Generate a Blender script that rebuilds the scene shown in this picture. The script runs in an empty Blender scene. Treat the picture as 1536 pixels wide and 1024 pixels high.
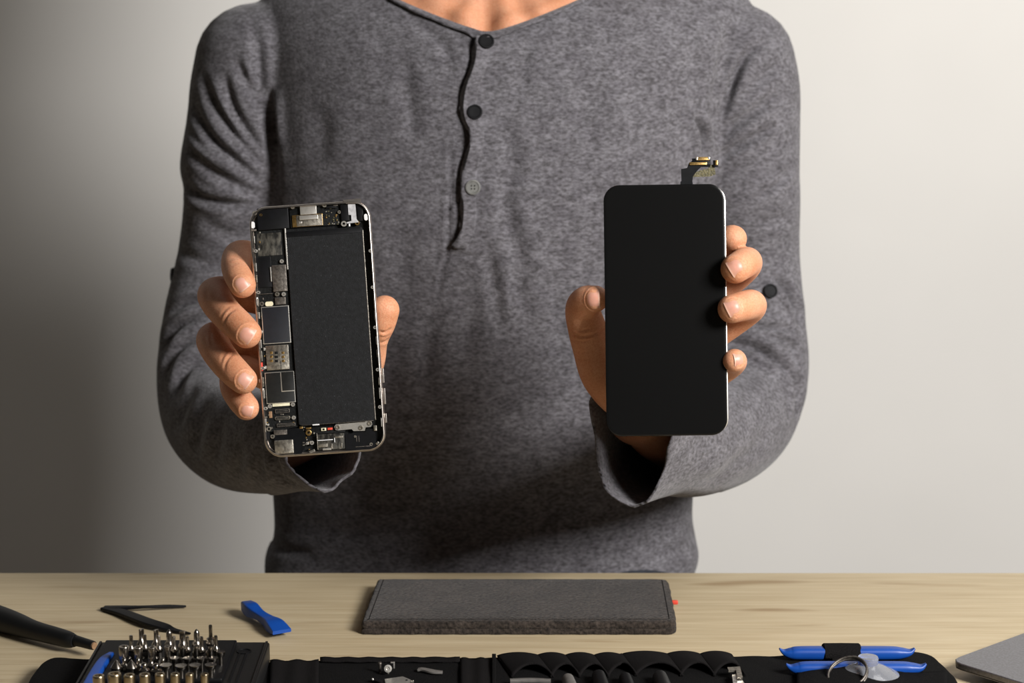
import bpy, math, random
import numpy as np
from mathutils import Vector, Matrix
from mathutils.bvhtree import BVHTree
random.seed(7); rng = np.random.default_rng(7)
scn = bpy.context.scene
COL = scn.collection
PI = math.pi

# ------------------------------------------------------------------ camera
F = 3200.0                      # focal length for a 1536 px wide frame
TZ = 1.0                        # table top height
CAM = np.array([0.0, 0.0, TZ + 0.465])
TH = math.radians(11.1)
FW = np.array([0, math.cos(TH), -math.sin(TH)])
UP = np.array([0, math.sin(TH), math.cos(TH)])
RT = np.array([1.0, 0, 0])
def W(px, py, D):
    """point seen at (px,py) at distance D along the optical axis"""
    return CAM + D * (FW + RT * (px - 768) / F + UP * (512 - py) / F)
def T(px, py, h=0.0):
    """point seen at (px,py) lying h above the table top"""
    d = FW + RT * (px - 768) / F + UP * (512 - py) / F
    return CAM + d * ((TZ + h - CAM[2]) / d[2])
def proj(co):
    r = co - CAM
    D = r @ FW
    return 768 + F * (r @ RT) / D, 512 - F * (r @ UP) / D, D

cd = bpy.data.cameras.new('camera'); cam = bpy.data.objects.new('camera', cd); COL.objects.link(cam)
cd.sensor_width = 36; cd.lens = F * 36 / 1536; cd.clip_start = 0.05
cam.location = CAM; cam.rotation_euler = (PI/2 - TH, 0, 0)
cd.dof.use_dof = True; cd.dof.focus_distance = 1.352; cd.dof.aperture_fstop = 9.0
scn.camera = cam
scn.view_settings.view_transform = 'Standard'; scn.view_settings.look = 'None'
scn.view_settings.gamma = 1; scn.view_settings.exposure = 0.0
scn.view_settings.use_curve_mapping = False

# ------------------------------------------------------------------ materials
def srgb(h):
    h = h.lstrip('#'); c = [int(h[i:i+2], 16)/255 for i in (0, 2, 4)]
    return tuple(x/12.92 if x <= .04045 else ((x+.055)/1.055)**2.4 for x in c) + (1,)
MATS = {}
def mat(name, col, rough=.5, metal=0., col2=None, scale=100, stretch=(1,1,1), detail=3, bump=0., bscale=None,
        sss=0., coat=0., sheen=0., trans=0., ior=1.45, pos=(.35,.65), spec=.5):
    if name in MATS: return MATS[name]
    m = bpy.data.materials.new(name); m.use_nodes = True; MATS[name] = m
    nt = m.node_tree; b = nt.nodes['Principled BSDF']
    b.inputs['Base Color'].default_value = srgb(col)
    b.inputs['Roughness'].default_value = rough; b.inputs['Metallic'].default_value = metal
    b.inputs['Coat Weight'].default_value = coat; b.inputs['Sheen Weight'].default_value = sheen
    b.inputs['Transmission Weight'].default_value = trans; b.inputs['IOR'].default_value = ior
    b.inputs['Specular IOR Level'].default_value = spec
    if sss:
        b.inputs['Subsurface Weight'].default_value = sss
        b.inputs['Subsurface Radius'].default_value = (1, .35, .2); b.inputs['Subsurface Scale'].default_value = .004
    tc = nt.nodes.new('ShaderNodeTexCoord'); mp = nt.nodes.new('ShaderNodeMapping')
    mp.inputs['Scale'].default_value = stretch
    nt.links.new(tc.outputs['Object'], mp.inputs['Vector'])
    n = nt.nodes.new('ShaderNodeTexNoise'); n.inputs['Scale'].default_value = scale; n.inputs['Detail'].default_value = detail
    nt.links.new(mp.outputs['Vector'], n.inputs['Vector'])
    r = nt.nodes.new('ShaderNodeValToRGB')
    r.color_ramp.elements[0].position, r.color_ramp.elements[1].position = pos
    r.color_ramp.elements[0].color = srgb(col); r.color_ramp.elements[1].color = srgb(col2 or col)
    nt.links.new(n.outputs['Fac'], r.inputs['Fac']); nt.links.new(r.outputs['Color'], b.inputs['Base Color'])
    if bump:
        n2 = nt.nodes.new('ShaderNodeTexNoise'); n2.inputs['Scale'].default_value = bscale or scale; n2.inputs['Detail'].default_value = 4
        nt.links.new(mp.outputs['Vector'], n2.inputs['Vector'])
        bp = nt.nodes.new('ShaderNodeBump'); bp.inputs['Strength'].default_value = bump; bp.inputs['Distance'].default_value = .001
        nt.links.new(n2.outputs['Fac'], bp.inputs['Height']); nt.links.new(bp.outputs['Normal'], b.inputs['Normal'])
    return m

def mix_noise(m, scale, stretch, c1, c2, pos, blend='MULTIPLY', detail=3, fac=1.0):
    """second colour noise multiplied over the first"""
    nt = m.node_tree; b = nt.nodes['Principled BSDF']
    src = b.inputs['Base Color'].links[0].from_socket
    tc = nt.nodes.new('ShaderNodeTexCoord'); mp = nt.nodes.new('ShaderNodeMapping'); mp.inputs['Scale'].default_value = stretch
    nt.links.new(tc.outputs['Object'], mp.inputs['Vector'])
    n = nt.nodes.new('ShaderNodeTexNoise'); n.inputs['Scale'].default_value = scale; n.inputs['Detail'].default_value = detail
    nt.links.new(mp.outputs['Vector'], n.inputs['Vector'])
    r = nt.nodes.new('ShaderNodeValToRGB'); r.color_ramp.elements[0].position, r.color_ramp.elements[1].position = pos
    r.color_ramp.elements[0].color = srgb(c1); r.color_ramp.elements[1].color = srgb(c2)
    nt.links.new(n.outputs['Fac'], r.inputs['Fac'])
    x = nt.nodes.new('ShaderNodeMix'); x.data_type = 'RGBA'; x.blend_type = blend; x.inputs['Factor'].default_value = fac
    nt.links.new(src, x.inputs['A']); nt.links.new(r.outputs['Color'], x.inputs['B'])
    nt.links.new(x.outputs['Result'], b.inputs['Base Color'])

M_wall = mat('wall_paint', '#dddbd6', .85, col2='#e2e0db', scale=3, bump=.05, bscale=90)
M_floor = mat('floor_boards', '#6b5a48', .6, col2='#7c6a55', scale=6, stretch=(1, 8, 1))
M_wood = mat('pale_wood', '#b7a686', .6, col2='#c5b595', scale=9, stretch=(1, 14, 1), detail=6, bump=.08, bscale=60, pos=(.3, .7))
mix_noise(M_wood, 5, (1.6, 9, 1), '#c4b29c', '#ffffff', (.22, .34), detail=1, fac=.8)
mix_noise(M_wood, 30, (.5, 12, 1), '#e8e0d4', '#ffffff', (.3, .6), detail=3, fac=.6)
M_shirt = mat('heather_grey_jersey', '#454345', .95, col2='#727075', scale=480, stretch=(.6, .6, 1.1), detail=4, bump=.5, bscale=900, sheen=.15, pos=(.32, .70), spec=.15)
mix_noise(M_shirt, 110, (.6, .6, 1.1), '#cfcdcf', '#ffffff', (.35, .62), detail=3, fac=.7)
M_button = mat('dark_button', '#0a0a0c', .6, col2='#0f0f11', scale=200, spec=.15)
M_button2 = mat('grey_button', '#5b5b58', .35, col2='#6a6a66', scale=300)
M_skin = mat('skin', '#bf8663', .52, col2='#ce9979', scale=55, sss=.25, bump=.25, bscale=1300, pos=(.3, .7), spec=.35, detail=4)
mix_noise(M_skin, 900, (1, 1, 1), '#f0dfd8', '#ffffff', (.35, .6), detail=2, fac=.8)
M_nail = mat('fingernail', '#c08874', .38, col2='#cb9685', scale=120, sss=.2, spec=.4)
M_nailtip = mat('nail_edge', '#c99d88', .5, col2='#d0a692', scale=120, sss=.1)
M_hair = mat('brown_hair', '#2a1c12', .5, col2='#3c2a1c', scale=200, stretch=(1, 1, .1), bump=.5)
M_eye = mat('eye_white', '#e8e4de', .2)
M_denim = mat('dark_trousers', '#1e2026', .9, col2='#272a31', scale=300)
M_shoe = mat('black_shoe', '#121212', .4, col2='#181818', scale=60)
M_alu = mat('brushed_aluminium', '#d2cac3', .3, 1, col2='#c6beb6', scale=300, bump=.05)
M_steel = mat('steel_shield', '#8b867d', .42, 1, col2='#bdb7aa', scale=500, bump=.15)
M_dsteel = mat('dull_steel', '#5e5954', .5, .9, col2='#7c766f', scale=600, bump=.2)
M_bright = mat('bright_steel', '#d5d1c8', .3, .8, col2='#e2ded6', scale=400)
M_gold = mat('gold_contacts', '#9b7c46', .38, 1, col2='#c2a169', scale=900)
M_pcb = mat('black_circuit_board', '#090a0a', .55, col2='#101212', scale=700, bump=.2, spec=.25)
M_pcbg = mat('olive_circuit_board', '#3d3a25', .5, col2='#625b3c', scale=900, bump=.3)
M_blackpl = mat('black_plastic', '#08090a', .5, col2='#0c0c0f', scale=300, spec=.22)
M_batt = mat('battery_wrap', '#0f1011', .6, col2='#1a1b1d', scale=420, detail=8, bump=.12, bscale=1200, pos=(.35, .8), spec=.3)
mix_noise(M_batt, 1100, (1, 1, 1), '#000000', '#3a3b3d', (.66, .78), detail=3, blend='ADD')
M_tape = mat('scuffed_grey_tape', '#1b1a18', .45, col2='#6a675e', scale=350, stretch=(1, 1, .4), detail=8, bump=.3, pos=(.4, .85), spec=.3)
M_chip = mat('blue_black_chip', '#0c0e15', .6, col2='#10131b', scale=300)
M_chip2 = mat('dark_shield', '#0f1010', .5, col2='#151615', scale=500)
M_cream = mat('cream_foam', '#c9c2a4', .6, col2='#d8d2b6', scale=400)
M_white = mat('white_plastic', '#cfcfd0', .4, col2='#dadada', scale=200)
M_ash = mat('ash_plastic', '#9a9a9c', .4, col2='#b4b4b6', scale=500)
M_red = mat('red_plastic', '#c43a2a', .5, col2='#d0503a', scale=200)
M_clear = mat('clear_film', '#c8c8cc', .15, trans=.85, col2='#d6d6da', scale=200)
M_glass = mat('black_display_glass', '#0d0d0d', .22, col2='#0e0e0e', scale=10, spec=.25)
M_flex = mat('black_flex_cable', '#08090b', .45, col2='#0d0e10', scale=300, spec=.18)
M_felt = mat('charcoal_felt', '#181513', 1., col2='#473f39', scale=420, detail=6, bump=.9, bscale=600, sheen=.1, pos=(.28, .74), spec=.1)
mix_noise(M_felt, 60, (1, 1, 1), '#c9c9c9', '#ffffff', (.35, .65), detail=2, fac=.8)
M_blue = mat('blue_nylon', '#083b86', .42, col2='#0a4190', scale=60)
M_fabric = mat('black_tool_roll_fabric', '#0a0a0a', .95, col2='#121111', scale=900, bump=.5, bscale=1200, spec=.1)
M_elastic = mat('black_elastic_webbing', '#0f0e0e', .95, col2='#181616', scale=1100, stretch=(1, 3, 1), bump=.7, spec=.1)
M_tray = mat('black_tray_plastic', '#0a0a0a', .5, col2='#0f0f0f', scale=500, bump=.1)
M_chrome = mat('dark_chrome', '#8c867e', .2, 1, col2='#9a938a', scale=100)
M_sock = mat('nickel_socket', '#94866d', .28, 1, col2='#beb096', scale=100)
M_grip = mat('black_rubber_grip', '#08090a', .5, col2='#0b0c0d', scale=200, spec=.4)
M_copper = mat('brown_bit_socket', '#8a6c50', .5, .3, col2='#9a7b5e', scale=300)
M_grey = mat('grey_plastic', '#55524f', .5, col2='#605d59', scale=300)
M_suction = mat('clear_suction_rubber', '#dfe3ee', .12, trans=.8, col2='#e6e9f2', scale=60, ior=1.42)
M_laptop = mat('laptop_aluminium', '#7b7a7d', .42, .9, col2='#8c8c91', scale=700)

# ------------------------------------------------------------------ mesh helpers
def mkmesh(name, v, f, m=None, smooth=True):
    me = bpy.data.meshes.new(name)
    v = np.asarray(v, dtype=float)
    me.from_pydata(v.tolist(), [], [list(map(int, q)) for q in f])
    me.validate(); me.update()
    if smooth: me.polygons.foreach_set('use_smooth', [True] * len(me.polygons))
    if smooth and len(v) < 20000: me.set_sharp_from_angle(angle=math.radians(38))
    for mm in (m if isinstance(m, (list, tuple)) else [m]):
        if mm: me.materials.append(mm)
    return me
def obj(name, v, f, m, parent=None, smooth=True, label=None, cat=None, group=None, kind=None, org=None):
    """mesh object; org = world origin of the object (base of the thing); v are world coordinates"""
    v = np.asarray(v, dtype=float)
    if parent is None and org is None: org = np.array([v[:,0].mean(), v[:,1].mean(), v[:,2].min()])
    o = bpy.data.objects.new(name, None)
    bpy.data.objects.remove(o)
    if parent is not None:
        base = parent['_o'] if '_o' in parent else (0,0,0)
        v = v - np.array(base[:]); 
        o = bpy.data.objects.new(name, mkmesh(name, v, f, m, smooth)); COL.objects.link(o)
        o.parent = parent; o['_o'] = list(map(float, base))
    else:
        o = bpy.data.objects.new(name, mkmesh(name, v - np.array(org), f, m, smooth)); COL.objects.link(o)
        o.location = org; o['_o'] = list(map(float, org))
    tag(o, label, cat, group, kind)
    return o
def empty(name, org, label, cat, group=None):
    o = bpy.data.objects.new(name, None); COL.objects.link(o); o.location = org; o['_o'] = list(map(float, org))
    o.empty_display_size = .01
    tag(o, label, cat, group); return o
def tag(o, label=None, cat=None, group=None, kind=None):
    if label: o['label'] = label
    if cat: o['category'] = cat
    if group: o['group'] = group
    if kind: o['kind'] = kind
def join(*parts):
    V, Fc, n = [], [], 0
    for v, f in parts:
        V.append(np.asarray(v, float)); Fc += [[i + n for i in q] for q in f]; n += len(v)
    return np.concatenate(V), Fc
def box(c, s, ax=None, bev=0.0):
    """box, centre c, full size s, axes ax (3 rows), optional chamfer built as a rounded loft"""
    ax = np.eye(3) if ax is None else np.asarray(ax)
    hx, hy, hz = np.array(s) / 2
    if bev <= 0:
        v = np.array([[x, y, z] for z in (-hz, hz) for x, y in ((-hx, -hy), (hx, -hy), (hx, hy), (-hx, hy))])
        f = [[3,2,1,0],[4,5,6,7],[0,1,5,4],[1,2,6,5],[2,3,7,6],[3,0,4,7]]
    else:
        b = min(bev, hx*.9, hy*.9, hz*.9)
        o1 = rrect(2*(hx-b), 2*(hy-b), b*.7, 3); o2 = rrect(2*hx-.6*b, 2*hy-.6*b, b*.85, 3); o3 = rrect(2*hx, 2*hy, b, 3)
        rings = [(o1, -hz), (o2, -hz+.3*b), (o3, -hz+b), (o3, hz-b), (o2, hz-.3*b), (o1, hz)]
        v, f = stack(rings)
    return v @ ax + np.asarray(c), f
def rrect(w, h, r, n=6):
    r = min(r, w/2*.999, h/2*.999); p = []
    for cx, cy, a0 in ((w/2-r, h/2-r, 0), (-w/2+r, h/2-r, 90), (-w/2+r, -h/2+r, 180), (w/2-r, -h/2+r, 270)):
        for k in range(n+1):
            a = math.radians(a0 + 90*k/n); p.append((cx + r*math.cos(a), cy + r*math.sin(a)))
    return np.array(p)
def stack(rings, cap=True):
    """rings: list of (Nx2 outline, z) or Nx3 arrays, all the same N"""
    R = [np.column_stack([r[0], np.full(len(r[0]), r[1])]) if isinstance(r, tuple) else np.asarray(r) for r in rings]
    n = len(R[0]); v = np.concatenate(R); f = []
    for k in range(len(R)-1):
        for i in range(n):
            j = (i+1) % n; f.append([k*n+i, k*n+j, (k+1)*n+j, (k+1)*n+i])
    if cap: f.append(list(range(n))[::-1]); f.append([(len(R)-1)*n + i for i in range(n)])
    return v, f
def cr(P, n):
    """Catmull-Rom through the rows of P, n samples"""
    P = np.asarray(P, float); m = len(P)
    Q = np.vstack([2*P[0]-P[1], P, 2*P[-1]-P[-2]])
    out = []
    for s in np.linspace(0, m-1, n):
        i = min(int(s), m-2); t = s - i
        a, b, c, d = Q[i], Q[i+1], Q[i+2], Q[i+3]
        out.append(.5*((2*b) + (-a+c)*t + (2*a-5*b+4*c-d)*t*t + (-a+3*b-3*c+d)*t**3))
    return np.array(out)
def unit(v): v = np.asarray(v, float); return v / (np.linalg.norm(v) + 1e-12)
def tube_rings(C, A, B, K=24, ref=RT):
    """elliptic rings along centres C; A radius along ref, B across"""
    R = []
    n = len(C); last = None
    for i in range(n):
        t = unit(C[min(i+1, n-1)] - C[max(i-1, 0)])
        u = ref - t * (ref @ t)
        if np.linalg.norm(u) < .25 and last is not None: u = last - t * (last @ t)
        u = unit(u); last = u; v = np.cross(t, u)
        a = np.linspace(0, 2*PI, K, endpoint=False)
        R.append(C[i] + np.outer(np.cos(a)*A[i], u) + np.outer(np.sin(a)*B[i], v))
    return R
def tube(P, r, K=20, n=None, r2=None, ref=RT, round_end=True, round_start=False, smoothpath=True):
    P = np.asarray(P, float); r = np.asarray(r, float); r2 = r if r2 is None else np.asarray(r2, float)
    Q = np.column_stack([P, r, r2])
    if smoothpath: Q = cr(Q, n or len(P)*8)
    C, A, B = Q[:, :3], Q[:, 3], Q[:, 4]
    def caps(C, A, B, end):
        i, j = (-1, -2) if end else (0, 1)
        t = unit(C[i]-C[j]); a, b = A[i], B[i]; m = (a+b)/2
        cc = [C[i] + t*m*math.sin(x) for x in np.linspace(0.2, 1.45, 7)]; k = [math.cos(x) for x in np.linspace(0.2, 1.45, 7)]
        return cc, [a*q for q in k], [b*q for q in k]
    if round_end:
        c, a, b = caps(C, A, B, True); C = np.vstack([C, c]); A = np.r_[A, a]; B = np.r_[B, b]
    if round_start:
        c, a, b = caps(C, A, B, False); C = np.vstack([c[::-1], C]); A = np.r_[a[::-1], A]; B = np.r_[b[::-1], B]
    return stack(tube_rings(C, A, B, K, ref))
def lathe(prof, K=20, c=(0,0,0), ax=None, hexz=None):
    """profile [(r,z)] about z"""
    rings = []
    for q in prof:
        r, z = q[0], q[1]; a = np.linspace(0, 2*PI, K, endpoint=False)
        rr = np.full(K, r)
        if len(q) > 2 and q[2]: rr = r*math.cos(PI/q[2]) / np.cos((a % (2*PI/q[2])) - PI/q[2])
        rings.append(np.column_stack([rr*np.cos(a), rr*np.sin(a), np.full(K, z)]))
    v, f = stack(rings)
    if ax is not None: v = v @ np.asarray(ax)
    return v + np.asarray(c), f
def frame_from(z, ref=RT):
    z = unit(z); x = unit(ref - z*(ref @ z)); y = np.cross(z, x); return np.array([x, y, z])
def sphere(c, r, K=16, N=10, s=(1,1,1), ax=None):
    prof = [(max(1e-5, math.sin(PI*i/N)), -math.cos(PI*i/N)) for i in range(N+1)]
    v, f = lathe(prof, K); v = v*np.array(s)*r
    if ax is not None: v = v @ np.asarray(ax)
    return v + np.asarray(c), f
def remesh(v, f, vox):
    me = mkmesh('tmp', v, f, None, False); o = bpy.data.objects.new('tmp', me); COL.objects.link(o)
    md = o.modifiers.new('r', 'REMESH'); md.mode = 'VOXEL'; md.voxel_size = vox; md.adaptivity = 0
    dg = bpy.context.evaluated_depsgraph_get(); m2 = bpy.data.meshes.new_from_object(o.evaluated_get(dg))
    co = np.empty(len(m2.vertices)*3); m2.vertices.foreach_get('co', co); co = co.reshape(-1, 3)
    fa = np.empty(len(m2.loops), dtype=np.int64); m2.loops.foreach_get('vertex_index', fa); fa = fa.reshape(-1, 4)
    bpy.data.objects.remove(o); bpy.data.meshes.remove(me); bpy.data.meshes.remove(m2)
    return co, fa
def smooth(co, fa, it, lam=.5, mask=None):
    E = np.concatenate([fa[:, [0,1]], fa[:, [1,2]], fa[:, [2,3]], fa[:, [3,0]]]); n = len(co)
    E = np.concatenate([E, E[:, ::-1]])
    cnt = np.maximum(np.bincount(E[:,0], minlength=n), 1)[:, None]
    for k in range(it):
        for l in (lam, -lam*.9):          # Taubin: keeps the volume
            av = np.column_stack([np.bincount(E[:,0], co[E[:,1], i], minlength=n) for i in range(3)]) / cnt
            d = l*(av-co)
            co = co + (d if mask is None else d*mask[:, None])
    return co
def vnormals(co, fa):
    a = co[fa[:,2]]-co[fa[:,0]]; b = co[fa[:,3]]-co[fa[:,1]]; fn = np.cross(a, b); n = np.zeros_like(co)
    for k in range(4):
        for i in range(3): n[:, i] += np.bincount(fa[:,k], fn[:, i], minlength=len(co))
    return n / (np.linalg.norm(n, axis=1)[:, None] + 1e-15)
def compact(co, fa):
    u, inv = np.unique(fa, return_inverse=True); return co[u], inv.reshape(fa.shape)
def segdist(px, py, pts):
    """distance to a polyline in the projection plane, and 0..1 position along it"""
    pts = np.asarray(pts, float); best = np.full(len(px), 1e9); pos = np.zeros(len(px)); side = np.zeros(len(px))
    L = np.r_[0, np.cumsum(np.linalg.norm(np.diff(pts, axis=0), axis=1))]
    for i in range(len(pts)-1):
        a, d = pts[i], pts[i+1]-pts[i]; l2 = d @ d
        t = np.clip(((px-a[0])*d[0] + (py-a[1])*d[1])/l2, 0, 1)
        dx, dy = px-a[0]-t*d[0], py-a[1]-t*d[1]; q = np.hypot(dx, dy); m = q < best
        best[m] = q[m]; pos[m] = (L[i] + t[m]*math.sqrt(l2))/L[-1]; side[m] = np.sign(d[0]*dy[m] - d[1]*dx[m])
    return best, pos, side
def creases(co, fa, lst, taper=True):
    """real folds: each entry (polyline, half width px, depth mm); negative depth raises a ridge"""
    n = vnormals(co, fa); px, py, D = proj(co)
    view = unit_rows(CAM - co); fr = np.clip((n*view).sum(1)*2.5+.15, 0, 1)
    disp = np.zeros(len(co))
    for e in lst:
        pts, w, dep = e[:3]
        pts = np.asarray(pts, float)
        if len(pts) > 2: pts = cr(pts, len(pts)*5)
        x0, y0 = pts.min(0)-4*w; x1, y1 = pts.max(0)+4*w
        m = (px > x0) & (px < x1) & (py > y0) & (py < y1) & (fr > 0)
        if len(e) > 3: m &= (D > e[3]) & (D < e[4])
        if not m.any(): continue
        d, s, sd = segdist(px[m], py[m], pts)
        g = np.exp(-(d/w)**2) - .35*np.exp(-((d-2.0*w)/(1.1*w))**2)
        if taper: g = g * np.sin(PI*np.clip(s, 0.01, .99))**.7
        disp[m] -= g*dep*.001
    return co + n*(disp*fr)[:, None]
def unit_rows(v): return v/np.linalg.norm(v, axis=1)[:, None]
# ================================================================== PERSON
# torso cross sections: (py of the level at D 1.66, left px, right px, centre Y, half depth)
TS = [(-105, 615, 865, 1.712, .066), (-80, 592, 890, 1.711, .072), (-52, 520, 968, 1.708, .080), (-30, 432, 1072, 1.704, .089),
      (-5, 394, 1120, 1.697, .100), (40, 384, 1134, 1.690, .112), (100, 384, 1118, 1.684, .120), (200, 386, 1102, 1.678, .127),
      (300, 392, 1082, 1.670, .127), (400, 396, 1068, 1.665, .122), (500, 400, 1056, 1.662, .116), (600, 404, 1048, 1.662, .110),
      (700, 408, 1044, 1.664, .104), (765, 411, 1041, 1.665, .101), (800, 409, 1046, 1.665, .101), (830, 398, 1050, 1.664, .103),
      (870, 398, 1040, 1.662, .108), (960, 400, 1040, 1.660, .112), (1060, 402, 1036, 1.656, .112)]
def torso(shrink=0.0, zs=None, K=72):
    rings = []
    for py, l, r, cy, hd in TS:
        dd = FW + UP*(512-py)/F; t_ = cy/dd[1]; z = CAM[2] + t_*dd[2]
        xl, xr = (l-768)/F*t_, (r-768)/F*t_
        cx, hw = (xl+xr)/2, (xr-xl)/2 - shrink; h = hd - shrink
        a = np.linspace(0, 2*PI, K, endpoint=False); e = 2.02 if py < 420 else 2.3
        c, s = np.cos(a), np.sin(a)
        x = cx + hw*np.sign(c)*np.abs(c)**(2/e); y = cy - h*np.sign(s)*np.abs(s)**(2/e)
        rings.append(np.column_stack([x, y, np.full(K, z)]))
    R = np.array(rings); m = len(R)
    # denser rings
    Q = cr(R.reshape(m, -1), m*4).reshape(-1, K, 3)
    return stack(list(Q)[::-1])
ARM_L = [(395, 98, 1.672, 54), (383, 146, 1.672, 52.5), (374, 192, 1.672, 50), (364, 258, 1.672, 50), (360, 300, 1.672, 44.5),
         (352, 385, 1.685, 45), (336, 480, 1.68, 47), (326, 560, 1.67, 46.5), (330, 618, 1.65, 45), (352, 646, 1.60, 43), (392, 660, 1.54, 38.5), (436, 667, 1.48, 34)]
ARM_R = [(1092, 95, 1.672, 52), (1100, 140, 1.672, 52), (1104, 192, 1.672, 50), (1107, 262, 1.672, 48), (1110, 300, 1.672, 47),
         (1112, 385, 1.685, 46), (1117, 480, 1.68, 47), (1121, 552, 1.67, 47.5), (1112, 612, 1.65, 45), (1086, 645, 1.60, 42.5), (1042, 662, 1.54, 39), (1000, 668, 1.48, 36)]
CUFF_L = [(548, 660), (544, 690), (534, 712), (514, 724), (504, 737), (487, 742), (466, 733), (444, 715), (430, 698), (424, 672), (432, 640), (455, 616), (490, 606), (528, 622)]
CUFF_R = [(1018, 620), (1013, 655), (1002, 695), (990, 730), (974, 756), (950, 767), (930, 758), (906, 740), (892, 705), (887, 650), (882, 596), (905, 572), (950, 566), (995, 585)]
def cuffD(side, x): return 1.424 if side < 0 else 1.437 - (x-882)/136*.034
def arm(path, cuff, side, shrink=0.0, K=48, tail=True):
    P = np.array([W(x, y, D) for x, y, D, r in path]); r = np.array([p[3] for p in path])*.001 - shrink
    Q = cr(np.column_stack([P, r]), len(P)*5)
    R = tube_rings(Q[:, :3], Q[:, 3], Q[:, 3], K)
    # shoulder cap
    t = unit(Q[0,:3]-Q[1,:3]); caps = []
    for x in np.linspace(1.45, .25, 6): caps.append(Q[0,:3] + t*Q[0,3]*math.sin(x)*.9 + (R[0]-Q[0,:3])*math.cos(x))
    pl = None
    if cuff is not None:
        cp = np.array(cuff, float); c = cp.mean(0); ang = np.unwrap(np.arctan2(-(cp[:,1]-c[1]), cp[:,0]-c[0]))
        o = np.argsort(ang % (2*PI)); aa = (ang % (2*PI))[o]; pp = cp[o]
        aa = np.r_[aa[-1]-2*PI, aa, aa[0]+2*PI]; pp = np.vstack([pp[-1], pp, pp[0]])
        a = np.linspace(0, 2*PI, K, endpoint=False)
        ring = np.array([W(np.interp(q, aa, pp[:,0]), np.interp(q, aa, pp[:,1]), cuffD(side, np.interp(q, aa, pp[:,0]))) for q in a])
        n = len(R); last = R[-1]; nb = 6
        for k in range(1, nb+1):
            s = k/nb; s2 = s*s*(3-2*s); R.append(last*(1-s) + ring*s)
        c3 = ring.mean(0); U_, S_, V_ = np.linalg.svd(ring-c3); nrm = V_[2]; nrm = nrm if nrm @ (CAM-c3) > 0 else -nrm
        R.append(ring + nrm*.02); pl = (c3, nrm)
    return stack(caps + R), pl
shoulderpads = join(*[sphere(W(x, 66, 1.67), .05, 24, 16) for x in (393, 1084)])
tv = torso(); (aL, plL) = arm(ARM_L, CUFF_L, -1); (aR, plR) = arm(ARM_R, CUFF_R, 1)
v, f = join(tv, aL, aR)
co, fa = remesh(v, f, .0021)
co = smooth(co, fa, 7)
# armpit softening: extra smoothing where arm and torso meet
px, py, D = proj(co)
arm_m = np.clip(1.3 - np.abs(px-398)/36, 0, 1)*(py < 320) + np.clip(1.3 - np.abs(px-1088)/36, 0, 1)*(py < 300)
co = smooth(co, fa, 60, mask=np.clip(arm_m*1.5, 0, 1))
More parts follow.
